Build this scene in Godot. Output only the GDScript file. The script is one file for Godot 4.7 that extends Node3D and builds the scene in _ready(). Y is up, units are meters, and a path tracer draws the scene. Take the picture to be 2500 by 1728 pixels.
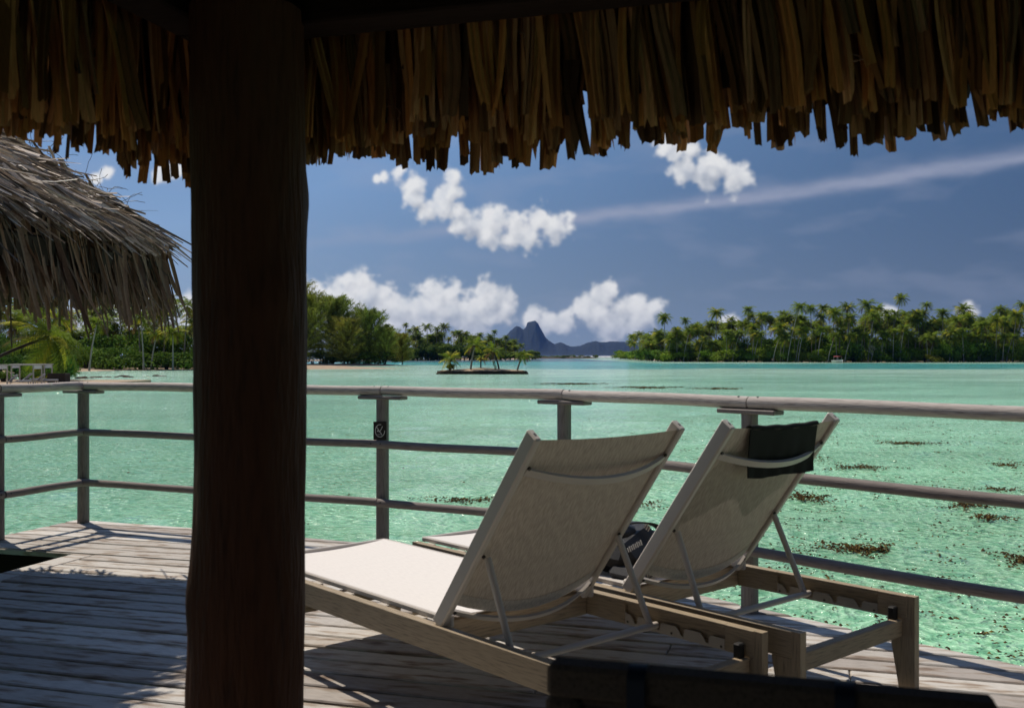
extends Node3D

# World: metres, y up, the deck's top is y = 0, the lagoon lies at WATER. P(x, depth) is a point on the plan: depth runs away from the viewer (-z).
const WATER := -1.8
const U := Vector2(0.958, -0.286)      # along the deck boards, on the plan (x, depth)
const V := Vector2(0.286, 0.958)       # across them, outwards

var rng := RandomNumberGenerator.new()
var names := {}
var mats := {}
var wob := FastNoiseLite.new()


# ---------------------------------------------------------------- mesh building
class MB:
	var v := PackedVector3Array()
	var n := PackedVector3Array()
	var c := PackedColorArray()
	var uv := PackedVector2Array()
	var col := Color.WHITE

	func tri(a: Vector3, b: Vector3, d: Vector3, nn: Vector3) -> void:
		trin(a, b, d, nn, nn, nn)

	func trin(a: Vector3, b: Vector3, d: Vector3, na: Vector3, nb: Vector3, nd: Vector3) -> void:
		if (b - a).cross(d - a).dot(na + nb + nd) > 0.0:   # front faces run clockwise
			v.append(a); v.append(d); v.append(b)
			n.append(na); n.append(nd); n.append(nb)
		else:
			v.append(a); v.append(b); v.append(d)
			n.append(na); n.append(nb); n.append(nd)
		c.append(col); c.append(col); c.append(col)

	func quad(a: Vector3, b: Vector3, d: Vector3, e: Vector3, nn: Vector3) -> void:
		tri(a, b, d, nn)
		tri(a, d, e, nn)

	func face(a: Vector3, b: Vector3, d: Vector3) -> void:   # flat, its normal upwards
		var nn := (b - a).cross(d - a).normalized()
		if nn.y < 0.0:
			nn = -nn
		tri(a, b, d, nn)

	func cbox(t: Transform3D, size: Vector3, bevel := 0.0) -> void:
		var h := size * 0.5
		var b: float = minf(bevel, minf(h.x, minf(h.y, h.z)) * 0.9)
		var pt := func(s: Vector3, k: int) -> Vector3:
			var q := Vector3(s.x * (h.x - b), s.y * (h.y - b), s.z * (h.z - b))
			q[k] = s[k] * h[k]
			return t * q
		var bs := t.basis.orthonormalized()
		for k in 3:
			var i := (k + 1) % 3
			var j := (k + 2) % 3
			for s in [-1.0, 1.0]:
				var nn := Vector3.ZERO
				nn[k] = s
				var q := []
				for w in [[-1.0, -1.0], [1.0, -1.0], [1.0, 1.0], [-1.0, 1.0]]:
					var sg := Vector3.ZERO
					sg[k] = s; sg[i] = w[0]; sg[j] = w[1]
					q.append(pt.call(sg, k))
				quad(q[0], q[1], q[2], q[3], bs * nn)
				if b > 0.0:
					for s2 in [-1.0, 1.0]:      # the edge between faces k and i
						var a0 := Vector3.ZERO
						a0[k] = s; a0[i] = s2; a0[j] = -1.0
						var a1 := a0
						a1[j] = 1.0
						var en := Vector3.ZERO
						en[k] = s; en[i] = s2
						quad(pt.call(a0, k), pt.call(a1, k), pt.call(a1, i), pt.call(a0, i), (bs * en).normalized())
		if b > 0.0:
			for sx in [-1.0, 1.0]:
				for sy in [-1.0, 1.0]:
					for sz in [-1.0, 1.0]:
						var s := Vector3(sx, sy, sz)
						tri(pt.call(s, 0), pt.call(s, 1), pt.call(s, 2), (bs * s).normalized())

	func box(center: Vector3, size: Vector3, bevel := 0.0) -> void:
		cbox(Transform3D(Basis(), center), size, bevel)

	func bar(a: Vector3, b: Vector3, w: float, h: float, up := Vector3.UP, bevel := 0.003) -> void:   # a straight bar: w across, h along up
		var x := (b - a).normalized()
		var z := x.cross(up).normalized()
		var y := z.cross(x).normalized()
		cbox(Transform3D(Basis(x, y, z), (a + b) * 0.5), Vector3(a.distance_to(b), h, w), bevel)

	func tube(p: PackedVector3Array, r: PackedFloat32Array, segs := 8, caps := true) -> void:
		var rings := []
		var norms := []
		var side := Vector3.ZERO
		for i in p.size():
			var d := (p[mini(i + 1, p.size() - 1)] - p[maxi(i - 1, 0)]).normalized()
			if i == 0:
				side = d.cross(Vector3.UP if absf(d.y) < 0.9 else Vector3.RIGHT).normalized()
			else:
				side = (side - d * side.dot(d)).normalized()
			var other := d.cross(side)
			var ring := PackedVector3Array()
			var nr := PackedVector3Array()
			for k in segs:
				var a := TAU * k / segs
				var o := side * cos(a) + other * sin(a)
				ring.append(p[i] + o * r[mini(i, r.size() - 1)])
				nr.append(o)
			rings.append(ring)
			norms.append(nr)
		for i in p.size() - 1:
			for k in segs:
				var k2 := (k + 1) % segs
				trin(rings[i][k], rings[i + 1][k], rings[i + 1][k2], norms[i][k], norms[i + 1][k], norms[i + 1][k2])
				trin(rings[i][k], rings[i + 1][k2], rings[i][k2], norms[i][k], norms[i + 1][k2], norms[i][k2])
		if caps:
			for e in [0, p.size() - 1]:
				var d := (p[e] - p[1 if e == 0 else e - 1]).normalized()
				for k in segs:
					tri(p[e], rings[e][k], rings[e][(k + 1) % segs], d)

	func sweep(p: PackedVector3Array, w: float, h: float, up: Vector3) -> void:   # a bent flat bar: w along up, h across
		var rings := []
		for i in p.size():
			var d := (p[mini(i + 1, p.size() - 1)] - p[maxi(i - 1, 0)]).normalized()
			var z := d.cross(up).normalized()
			var y := z.cross(d).normalized()
			rings.append([p[i] + y * w * 0.5 + z * h * 0.5, p[i] - y * w * 0.5 + z * h * 0.5, p[i] - y * w * 0.5 - z * h * 0.5, p[i] + y * w * 0.5 - z * h * 0.5, z, -y, -z, y])
		for i in p.size() - 1:
			for k in 4:
				var k2 := (k + 1) % 4
				var a: Vector3 = rings[i][4 + k]
				var b: Vector3 = rings[i + 1][4 + k]
				trin(rings[i][k], rings[i + 1][k], rings[i + 1][k2], a, b, b)
				trin(rings[i][k], rings[i + 1][k2], rings[i][k2], a, b, a)
		for e in [0, p.size() - 1]:
			var d := (p[e] - p[1 if e == 0 else e - 1]).normalized()
			quad(rings[e][0], rings[e][1], rings[e][2], rings[e][3], d)

	func prism(poly: PackedVector2Array, a: float, b: float, t := Transform3D()) -> void:   # poly lies in xy, drawn out from z = a to z = b
		var idx := Geometry2D.triangulate_polygon(poly)
		var bs := t.basis.orthonormalized()
		for z in [a, b]:
			for i in range(0, idx.size(), 3):
				tri(t * v3(poly[idx[i]], z), t * v3(poly[idx[i + 1]], z), t * v3(poly[idx[i + 2]], z), bs.z * (1.0 if z > (a + b) * 0.5 else -1.0))
		var cw := 1.0 if Geometry2D.is_polygon_clockwise(poly) else -1.0
		for i in poly.size():
			var p := poly[i]
			var q := poly[(i + 1) % poly.size()]
			var e := (q - p).normalized()
			quad(t * v3(p, a), t * v3(q, a), t * v3(q, b), t * v3(p, b), bs * Vector3(-e.y * cw, e.x * cw, 0))

	func v3(p: Vector2, z: float) -> Vector3:
		return Vector3(p.x, p.y, z)

	func ball(center: Vector3, r: Vector3, segs := 10, rings := 7) -> void:
		var at := func(i: int, k: int) -> Vector3:
			var e := PI * i / rings - PI / 2
			var a := TAU * k / segs
			return Vector3(cos(e) * cos(a), sin(e), cos(e) * sin(a))
		for i in rings:
			for k in segs:
				var q := [at.call(i, k), at.call(i + 1, k), at.call(i + 1, k + 1), at.call(i, k + 1)]
				var p := []
				var m := []
				for o in q:
					p.append(center + o * r)
					m.append((o / r).normalized())
				if i < rings - 1:
					trin(p[0], p[1], p[2], m[0], m[1], m[2])
				if i > 0:
					trin(p[0], p[2], p[3], m[0], m[2], m[3])

	func sheet(grid: Array, thick := 0.0) -> void:   # rows of points -> a smooth sheet, with a back side at -thick along its normals
		var rows := grid.size()
		var cols: int = grid[0].size()
		var nn := []
		for i in rows:
			var line := PackedVector3Array()
			for k in cols:
				var du: Vector3 = grid[mini(i + 1, rows - 1)][k] - grid[maxi(i - 1, 0)][k]
				var dv: Vector3 = grid[i][mini(k + 1, cols - 1)] - grid[i][maxi(k - 1, 0)]
				line.append(du.cross(dv).normalized())
			nn.append(line)
		var back := []
		for i in rows:
			var line := PackedVector3Array()
			for k in cols:
				line.append(grid[i][k] - nn[i][k] * thick)
			back.append(line)
		for i in rows - 1:
			for k in cols - 1:
				trin(grid[i][k], grid[i + 1][k], grid[i + 1][k + 1], nn[i][k], nn[i + 1][k], nn[i + 1][k + 1])
				trin(grid[i][k], grid[i + 1][k + 1], grid[i][k + 1], nn[i][k], nn[i + 1][k + 1], nn[i][k + 1])
				if thick > 0.0:
					trin(back[i][k], back[i + 1][k], back[i + 1][k + 1], -nn[i][k], -nn[i + 1][k], -nn[i + 1][k + 1])
					trin(back[i][k], back[i + 1][k + 1], back[i][k + 1], -nn[i][k], -nn[i + 1][k + 1], -nn[i][k + 1])
		if thick > 0.0:
			for i in rows - 1:
				for k in [0, cols - 1]:
					var o: Vector3 = (grid[i][k] - grid[i][1 if k == 0 else k - 1]).normalized()
					quad(grid[i][k], grid[i + 1][k], back[i + 1][k], back[i][k], o)
			for k in cols - 1:
				for i in [0, rows - 1]:
					var o: Vector3 = (grid[i][k] - grid[1 if i == 0 else i - 1][k]).normalized()
					quad(grid[i][k], grid[i][k + 1], back[i][k + 1], back[i][k], o)

	func done(colored := false) -> ArrayMesh:
		var a := []
		a.resize(Mesh.ARRAY_MAX)
		a[Mesh.ARRAY_VERTEX] = v
		a[Mesh.ARRAY_NORMAL] = n
		if colored:
			a[Mesh.ARRAY_COLOR] = c
		if uv.size() == v.size() and uv.size() > 0:
			a[Mesh.ARRAY_TEX_UV] = uv
		var m := ArrayMesh.new()
		m.add_surface_from_arrays(Mesh.PRIMITIVE_TRIANGLES, a)
		return m


# ---------------------------------------------------------------- helpers
func P(x: float, depth: float, y := 0.0) -> Vector3:
	return Vector3(x, y, -depth)

func numbered(parent: Node, called: String) -> String:
	var key := "%d/%s" % [parent.get_instance_id(), called]
	var k: int = names.get(key, 0)
	names[key] = k + 1
	return called if k == 0 else "%s_%03d" % [called, k]

func thing(called: String, label: String, category: String, at := Vector3.ZERO, turn := 0.0, group := "") -> Node3D:
	var o := Node3D.new()
	o.name = numbered(self, called)
	add_child(o, true)
	o.position = at
	o.rotation.y = turn
	tag(o, label, category, group)
	return o

func tag(o: Node, label: String, category: String, group := "") -> void:
	if label: o.set_meta("label", label)
	if category: o.set_meta("category", category)
	if group: o.set_meta("group", group)

func obj(called: String, shape, m: Material, parent: Node = self, colored := false) -> MeshInstance3D:
	var o := MeshInstance3D.new()
	o.name = numbered(parent, called)
	o.mesh = shape.done(colored) if shape is MB else shape
	o.material_override = m
	parent.add_child(o, true)
	return o

func struct(called: String, shape, m: Material, colored := false) -> MeshInstance3D:
	var o := obj(called, shape, m, self, colored)
	o.set_meta("kind", "structure")
	return o

func copy(o: Node3D, label := "", group := "") -> Node3D:
	var r: Node3D = o.duplicate()
	r.name = numbered(self, str(o.name).rstrip("0123456789").rstrip("_"))
	add_child(r, true)
	if label: r.set_meta("label", label)
	if group: r.set_meta("group", group)
	return r

func lin(r: float, g: float, b: float) -> Color:      # a real-world base colour (linear) as the sRGB that materials take
	return Color(r, g, b).linear_to_srgb()

func mat(color: Color, rough := 0.8, spec := 0.4) -> StandardMaterial3D:
	var m := StandardMaterial3D.new()
	m.albedo_color = color
	m.roughness = rough
	m.metallic_specular = spec
	m.cull_mode = BaseMaterial3D.CULL_DISABLED
	return m

func noise(sd: int, freq: float, oct := 4, kind := FastNoiseLite.TYPE_SIMPLEX_SMOOTH, fractal := FastNoiseLite.FRACTAL_FBM) -> FastNoiseLite:
	var f := FastNoiseLite.new()
	f.seed = sd
	f.noise_type = kind
	f.frequency = freq
	f.fractal_type = fractal
	f.fractal_octaves = oct
	return f

func tex(sd: int, freq: float, stops: Array, oct := 4, size := 512, fractal := FastNoiseLite.FRACTAL_FBM) -> NoiseTexture2D:
	var t := NoiseTexture2D.new()
	t.width = size
	t.height = size
	t.seamless = true
	t.noise = noise(sd, freq, oct, FastNoiseLite.TYPE_SIMPLEX_SMOOTH, fractal)
	var g := Gradient.new()
	var offs := PackedFloat32Array()
	var cols := PackedColorArray()
	for s in stops:
		offs.append(s[0])
		cols.append(s[1])
	g.offsets = offs
	g.colors = cols
	t.color_ramp = g
	return t

func gray(x: float) -> Color:
	return Color(x, x, x).linear_to_srgb()

func grain(color: Color, scale: Vector3, texture: Texture2D, rough := 0.75, bump: Texture2D = null, depth := 0.0, world := false) -> StandardMaterial3D:
	var m := mat(color, rough)
	m.albedo_texture = texture
	m.uv1_triplanar = true
	m.uv1_world_triplanar = world
	m.uv1_triplanar_sharpness = 4.0
	m.uv1_scale = scale
	if bump:
		m.heightmap_enabled = true
		m.heightmap_texture = bump
		m.heightmap_scale = depth
	return m

func leafy(color := Color.WHITE, through := 0.5, rough := 0.55) -> StandardMaterial3D:
	var m := mat(color, rough, 0.35)
	m.vertex_color_use_as_albedo = true
	m.backlight_enabled = true
	m.backlight = Color(through, through, through)
	return m

func nth(k: int) -> String:
	var ones := ["first", "second", "third", "fourth", "fifth", "sixth", "seventh", "eighth", "ninth", "tenth", "eleventh", "twelfth", "thirteenth", "fourteenth", "fifteenth", "sixteenth", "seventeenth", "eighteenth", "nineteenth"]
	if k < 19:
		return ones[k]
	var tens: String = ["twent", "thirt", "fort", "fift"][(k + 1) / 10 - 2]
	return tens + "ieth" if (k + 1) % 10 == 0 else tens + "y-" + ones[(k + 1) % 10 - 1]

func rr(a: float, b: float) -> float:
	return rng.randf_range(a, b)


# ---------------------------------------------------------------- the scene
func _ready() -> void:
	rng.seed = 20240607
	wob = noise(5, 1.0, 3)
	camera_sky_sun()
	make_materials()
	water()
	mountain_and_reef()
	shores()
	deck()
	own_pavilion()
	left_pavilion()
	railing()
	right_shore_plants()
	left_centre_plants()
	left_shore_plants()
	islet()
	terrace()
	boat()
	loungers()
	chair()
	seaweed()


func camera_sky_sun() -> void:
	var cam := Camera3D.new()
	cam.name = "camera"
	cam.position = Vector3(0, 1.2, 0)
	cam.rotation_degrees.x = 0.05
	cam.fov = 38.26
	cam.near = 0.05
	cam.far = 60000.0
	add_child(cam)
	cam.current = true
	var env := Environment.new()
	env.background_mode = Environment.BG_SKY
	var sky := Sky.new()
	var pan := PanoramaSkyMaterial.new()
	pan.panorama = sky_picture()
	sky.sky_material = pan
	env.sky = sky
	env.background_energy_multiplier = 1.0
	env.tonemap_mode = Environment.TONE_MAPPER_LINEAR
	env.tonemap_exposure = 1.0
	env.sdfgi_enabled = true
	env.ssao_enabled = true
	env.ssil_enabled = true
	env.fog_enabled = true
	env.fog_mode = Environment.FOG_MODE_EXPONENTIAL
	env.fog_density = 0.000024
	env.fog_light_color = Color(0.25, 0.56, 1.0)
	var lensing := CameraAttributesPhysical.new()
	lensing.frustum_focal_length = 35.0
	lensing.frustum_focus_distance = 13.0
	lensing.exposure_aperture = 7.1
	var we := WorldEnvironment.new()
	we.name = "world_environment"
	we.environment = env
	we.camera_attributes = lensing
	add_child(we)
	var sun := DirectionalLight3D.new()
	sun.name = "sun"
	sun.light_energy = 1.42
	sun.light_color = Color(1.0, 0.955, 0.89)
	sun.light_angular_distance = 0.53
	sun.shadow_enabled = true
	sun.sky_mode = DirectionalLight3D.SKY_MODE_LIGHT_ONLY
	add_child(sun)
	sun.look_at_from_position(Vector3.ZERO, -Vector3(-0.352, 0.829, -0.43))


# ---- the sky: a computed panorama of air and clouds only
func sky_picture() -> ImageTexture:
	var big := Vector2i(4096, 2048)
	# clouds: [azimuth, elevation, radius] in degrees
	var puffs := []
	var bank := [
		[-12.6, 2.6, 1.5], [-11.9, 3.6, 0.9], [-10.7, 2.5, 1.5], [-9.5, 2.9, 1.5], [-8.3, 3.45, 1.05], [-7.3, 2.7, 1.1], [-11.2, 3.4, 0.9], [-6.3, 2.5, 1.0], [-5.3, 2.7, 0.95], [-4.2, 3.45, 0.72], [-3.6, 3.5, 0.66], [-3.9, 2.5, 1.25],
		[-2.35, 2.5, 1.15], [-1.6, 3.6, 0.75], [-1.1, 3.0, 0.95], [-0.35, 2.75, 0.7], [-2.6, 1.5, 1.1], [-4.8, 1.5, 1.1], [-6.8, 1.5, 1.2], [-8.8, 1.5, 1.3], [-10.8, 1.4, 1.4],
		[1.15, 2.2, 0.6], [1.9, 2.0, 0.6], [2.9, 1.9, 0.6], [4.1, 2.5, 0.75], [5.0, 3.15, 0.72], [5.35, 3.5, 0.58], [4.65, 2.5, 0.95], [6.1, 2.5, 0.8], [7.1, 2.75, 0.72], [7.8, 2.7, 0.6], [7.1, 2.0, 0.95], [5.4, 1.7, 0.9],
		[-6.4, 10.2, 0.45], [-5.5, 9.5, 0.72], [-5.6, 8.65, 0.7], [-4.85, 7.9, 0.66], [-3.35, 9.95, 0.48], [-3.7, 8.95, 0.72], [-3.85, 8.2, 0.66], [-3.1, 8.0, 0.7], [-3.0, 7.4, 0.6], [-2.35, 7.4, 0.95], [-1.1, 7.4, 1.05], [0.15, 6.95, 1.08], [1.5, 7.7, 0.78], [2.4, 7.2, 0.85], [0.9, 6.45, 0.72], [-1.35, 6.75, 0.75],
		[9.5, 10.4, 0.85], [11.0, 10.0, 1.05], [12.2, 9.75, 0.85], [9.1, 11.0, 0.5], [9.9, 11.2, 0.5], [12.9, 9.6, 0.55], [8.8, 11.8, 0.8], [9.6, 12.6, 0.9],
		[-19.0, 9.55, 0.42], [-18.3, 9.7, 0.4], [-21.7, 9.5, 0.32], [-22.2, 9.1, 0.26], [-7.2, 9.95, 0.32], [-7.6, 9.8, 0.25],
		[20.2, 2.2, 0.5], [24.0, 2.35, 0.45], [12.0, 1.7, 0.5],
		[-14.5, 2.0, 1.4], [-17.0, 1.8, 1.4], [-19.5, 2.1, 1.3], [-22.0, 1.7, 1.4], [-13.0, 3.1, 1.0]]
	for b in bank:
		puffs.append(b)
	var r := RandomNumberGenerator.new()
	r.seed = 77
	for k in 46:                                         # the same sort of clouds all round, beyond the frame
		var az := r.randf_range(34.0, 326.0)
		var el: float = r.randf_range(1.4, 3.2) if k % 3 > 0 else r.randf_range(7.0, 32.0)
		for i in 7:
			puffs.append([az + r.randf_range(-4.0, 4.0), el + r.randf_range(-0.7, 1.0), r.randf_range(0.6, 1.6) * (1.0 if el < 5.0 else 1.6)])
	var image := Image.create(big.x, big.y, false, Image.FORMAT_RGB8)
	var coarse := sky_patch(puffs, -180.0, 180.0, 90.0, 0.0, 720, 180)
	coarse.resize(big.x, big.y / 2, Image.INTERPOLATE_CUBIC)
	image.blit_rect(coarse, Rect2i(0, 0, big.x, big.y / 2), Vector2i.ZERO)
	var per := 4096.0 / 360.0
	var x0 := int((180.0 - 33.0) * per)
	var w := int(66.0 * per)
	var rows := int(24.0 * per)
	var fine := sky_patch(puffs, x0 / per - 180.0, (x0 + w) / per - 180.0, rows / per, 0.0, w, rows)
	image.blit_rect(fine, Rect2i(0, 0, w, rows), Vector2i(x0, big.y / 2 - rows))
	image.fill_rect(Rect2i(0, big.y / 2, big.x, big.y / 2), Color(0.42, 0.52, 0.55))
	var turned := Image.create(big.x, big.y, false, Image.FORMAT_RGB8)      # a panorama's edges lie ahead (-z)
	turned.blit_rect(image, Rect2i(big.x / 2, 0, big.x / 2, big.y), Vector2i.ZERO)
	turned.blit_rect(image, Rect2i(0, 0, big.x / 2, big.y), Vector2i(big.x / 2, 0))
	return ImageTexture.create_from_image(turned)

func sky_patch(puffs: Array, az0: float, az1: float, el1: float, el0: float, w: int, h: int) -> Image:
	var field := PackedFloat32Array()
	field.resize(w * h)
	field.fill(-1.0)
	var pw := (az1 - az0) / w
	var ph := (el1 - el0) / h
	for b in puffs:
		var rad: float = b[2] * 2.3
		for turn in [0.0, -360.0]:
			var cx: float = (b[0] + turn - az0) / pw
			var cy: float = (el1 - b[1]) / ph
			var kx := cos(deg_to_rad(b[1]))
			var ex := rad / pw / kx
			var ey := rad / ph
			for y in range(maxi(0, int(cy - ey)), mini(h, int(cy + ey) + 1)):
				for x in range(maxi(0, int(cx - ex)), mini(w, int(cx + ex) + 1)):
					var d: float = 1.0 - Vector2((x - cx) * pw * kx, (y - cy) * ph).length() / b[2]
					var at := y * w + x
					if d > field[at]:
						field[at] = d
	var big := noise(11, 0.55, 6)
	var fine := noise(12, 1.9, 4)
	var veil := noise(13, 0.12, 4)
	var sun := Vector3(-0.352, 0.829, -0.43).normalized()
	# puff shape with broken edges
	var dens := PackedFloat32Array()
	dens.resize(w * h)
	for y in h:
		var el := el1 - (y + 0.5) * ph
		for x in w:
			var at := y * w + x
			if field[at] > -1.0:
				var az := az0 + (x + 0.5) * pw
				dens[at] = field[at] + big.get_noise_2d(az, el * 1.15) * 0.85 + fine.get_noise_2d(az, el) * 0.30 + (0.42 if el < 4.5 else 0.30)
			else:
				dens[at] = -1.0
	var im := Image.create(w, h, false, Image.FORMAT_RGB8)
	var sx := int(round(-0.28 / pw))
	var sy := int(round(-0.42 / ph))
	for y in h:
		var el := el1 - (y + 0.5) * ph
		for x in w:
			var at := y * w + x
			var az := az0 + (x + 0.5) * pw
			var e := deg_to_rad(el)
			var a := deg_to_rad(az)
			var dir := Vector3(cos(e) * sin(a), sin(e), -cos(e) * cos(a))
			var ang := rad_to_deg(dir.angle_to(sun))
			var near_sun := exp(-maxf(0.0, ang - 52.0) / 13.0)
			var glow := exp(-ang / 16.0)
			# clear air (linear light)
			var t := 1.0 - exp(-el / 4.6)
			var low := Color(0.29, 0.375, 0.505)
			var high := Color(0.036, 0.122, 0.335)
			var c := low.lerp(high, t)
			var t2 := 1.0 - exp(-maxf(0.0, el - 12.0) / 30.0)
			c = c.lerp(Color(0.026, 0.068, 0.225), t2)
			c = c * (0.37 + 1.08 * near_sun + 1.2 * glow) + Color(0.085, 0.09, 0.02) * near_sun + Color(0.3, 0.3, 0.25) * glow
			# the long band of thin high cloud, and other faint veils
			var mid := 6.1 + 0.098 * (az + 11.4)
			var halfw := 0.42 + 0.004 * (az + 11.4)
			var off := (el - mid + veil.get_noise_2d(az * 2.0, el * 5.0) * 0.22) / halfw
			var band := exp(-off * off * (1.7 if off > 0.0 else 2.6)) * clampf((az + 14.0) / 18.0, 0.3, 1.0) * (0.74 + 0.18 * veil.get_noise_2d(az * 3.0 + 50.0, el * 14.0))
			if absf(az) > 60.0:
				band *= clampf(1.0 - (absf(az) - 60.0) / 30.0, 0.0, 1.0)
			var thin := clampf(veil.get_noise_2d(az * 1.1 + 200.0, el * 3.4 + 40.0) * 0.55 - 0.02, 0.0, 0.25) * clampf(1.0 - el / 40.0, 0.0, 1.0)
			c = c.lerp(Color(0.36, 0.39, 0.51), clampf(band * 0.85 + thin * 0.7, 0.0, 0.66))
			# low haze
			c = c.lerp(Color(0.27, 0.33, 0.42) * (0.75 + 0.4 * near_sun), 0.6 * exp(-el / 1.5))
			# heaped clouds, lit from up on the left
			var d := dens[at]
			if d > 0.0:
				var cover := smoothstep(0.0, 0.72, d) * clampf(0.95 + big.get_noise_2d(az * 1.3 + 90.0, el * 1.3) * 0.35, 0.0, 1.0)
				var up := dens[clampi(y + sy, 0, h - 1) * w + clampi(x + sx, 0, w - 1)]
				var up2 := dens[clampi(y + sy * 3, 0, h - 1) * w + clampi(x + sx * 3, 0, w - 1)]
				var up3 := dens[clampi(y + sy * 7, 0, h - 1) * w + clampi(x + sx * 4, 0, w - 1)]
				var lit := clampf(0.80 + (d - up) * 0.50 - maxf(up2, 0.0) * 0.20 - maxf(up3, 0.0) * 0.26, 0.10, 1.0)
				var white := Color(0.37, 0.405, 0.475).lerp(Color(0.83, 0.83, 0.83), lit)
				white = white.lerp(c, 0.5 * exp(-el / 1.1))
				c = c.lerp(white, cover * (0.97 if el < 5.0 else 0.93))
			im.set_pixel(x, y, Color(clampf(c.r, 0, 1), clampf(c.g, 0, 1), clampf(c.b, 0, 1)).linear_to_srgb())
	return im


# ---------------------------------------------------------------- materials
func make_materials() -> void:
	var streak := tex(21, 0.02, [[0.0, gray(0.42)], [0.32, gray(0.78)], [0.55, gray(0.92)], [1.0, gray(1.0)]], 5)
	var streak_h := tex(22, 0.03, [[0.0, gray(0.0)], [1.0, gray(1.0)]], 5)
	var blotch := tex(23, 0.012, [[0.0, Color(0.60, 0.51, 0.45)], [0.30, Color(0.88, 0.84, 0.80)], [0.5, Color.WHITE], [1.0, Color.WHITE]], 5)
	mats.streak = streak
	mats.streak_h = streak_h
	for k in 5:
		var tone: Color = [lin(0.575, 0.55, 0.515), lin(0.65, 0.625, 0.585), lin(0.49, 0.46, 0.425), lin(0.605, 0.58, 0.54), lin(0.41, 0.375, 0.345)][k]
		var m := grain(tone, Vector3(1.1, 24, 24), streak, 0.8, streak_h, 0.10)
		m.detail_enabled = true
		m.detail_blend_mode = BaseMaterial3D.BLEND_MODE_MUL
		m.detail_albedo = blotch
		m.detail_uv_layer = BaseMaterial3D.DETAIL_UV_2
		m.uv2_triplanar = true
		m.uv2_scale = Vector3(0.55, 2.1, 2.1)
		mats["plank%d" % k] = m
	mats.pole = grain(lin(0.21, 0.18, 0.165), Vector3(0.8, 11, 11), streak, 0.75, streak_h, 0.1)  # lower rails: handrail wood toned darker for their shaded sides
	mats.rail = grain(lin(0.47, 0.42, 0.385), Vector3(0.8, 11, 11), streak, 0.75, streak_h, 0.1)  # handrail: the same wood toned lighter for its sunlit top
	mats.post = grain(lin(0.205, 0.185, 0.17), Vector3(11, 0.8, 11), streak, 0.75, streak_h, 0.1)
	mats.teak = grain(lin(0.36, 0.285, 0.19), Vector3(14, 14, 0.9), streak, 0.6, streak_h, 0.04)
	mats.teak_x = grain(lin(0.34, 0.265, 0.175), Vector3(0.9, 11, 11), streak, 0.6, streak_h, 0.04)
	mats.teak_y = grain(lin(0.36, 0.285, 0.19), Vector3(14, 0.9, 14), streak, 0.6, streak_h, 0.04)
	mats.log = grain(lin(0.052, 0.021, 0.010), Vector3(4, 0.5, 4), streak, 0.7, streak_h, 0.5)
	mats.log.metallic_specular = 0.25
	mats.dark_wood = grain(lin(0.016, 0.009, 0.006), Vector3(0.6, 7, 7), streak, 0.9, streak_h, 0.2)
	mats.dark_wood.metallic_specular = 0.2
	mats.metal = mat(lin(0.50, 0.455, 0.40), 0.45, 0.5)
	mats.rack = mat(lin(0.36, 0.32, 0.27), 0.4, 0.5)
	mats.screw = mat(lin(0.05, 0.045, 0.04), 0.5)
	mats.rubber = mat(lin(0.012, 0.012, 0.012), 0.7)
	var weave := tex(31, 0.05, [[0.0, gray(0.58)], [0.32, gray(0.66)], [0.5, gray(0.86)], [0.68, gray(1.0)], [1.0, gray(1.0)]], 4)
	var weave_h := tex(32, 0.22, [[0.0, gray(0.0)], [1.0, gray(1.0)]], 2)
	mats.seat = grain(lin(0.74, 0.705, 0.665), Vector3(5, 5, 0.8), tex(33, 0.05, [[0.0, gray(0.88)], [1.0, gray(1.0)]], 4), 0.75, weave_h, 0.02)  # same fabric as the back, coloured lighter for the sunlit seat
	var b := grain(lin(0.46, 0.395, 0.32), Vector3(9, 0.9, 0.9), weave, 0.8, weave_h, 0.02)  # same fabric as the seat, coloured darker for the shaded back
	b.backlight_enabled = true
	b.backlight = Color(0.30, 0.30, 0.30)
	mats.back = b
	mats.hem = grain(lin(0.54, 0.50, 0.44), Vector3(9, 2, 2), weave, 0.8)
	mats.cloth = grain(lin(0.018, 0.019, 0.017), Vector3(9, 9, 9), weave, 0.95, weave_h, 0.06)
	mats.bag = grain(lin(0.010, 0.010, 0.011), Vector3(14, 14, 14), weave, 0.45, weave_h, 0.05)
	mats.bag_gray = grain(lin(0.035, 0.036, 0.04), Vector3(14, 14, 14), weave, 0.6, weave_h, 0.05)
	mats.white_print = mat(lin(0.55, 0.55, 0.53), 0.6)
	mats.sign = mat(lin(0.006, 0.007, 0.006), 0.35)
	mats.wicker = grain(lin(0.13, 0.095, 0.07), Vector3(10, 10, 10), streak, 0.9, weave_h, 0.2)
	mats.wicker.metallic_specular = 0.2
	mats.strap = mat(lin(0.008, 0.013, 0.022), 0.7)
	# thatch: leaves take their tone from vertex colours, their fibres from a texture
	var fibre := tex(41, 0.03, [[0.0, gray(0.5)], [0.5, gray(0.85)], [1.0, gray(1.0)]], 4)
	var th := leafy(Color.WHITE, 0.5, 0.8)
	th.albedo_texture = fibre
	th.uv1_triplanar = true
	th.uv1_scale = Vector3(14, 1.2, 14)
	mats.thatch_in = th
	var th2 := leafy(Color.WHITE, 0.14, 0.75)
	th2.albedo_texture = fibre
	th2.uv1_triplanar = true
	th2.uv1_scale = Vector3(5, 5, 14)
	mats.thatch_out = th2
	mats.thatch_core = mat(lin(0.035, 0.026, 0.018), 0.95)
	mats.palm = leafy(Color.WHITE, 0.95, 0.6)
	mats.palm.metallic_specular = 0.22
	mats.leaf = leafy(Color.WHITE, 0.7, 0.75)
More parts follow.
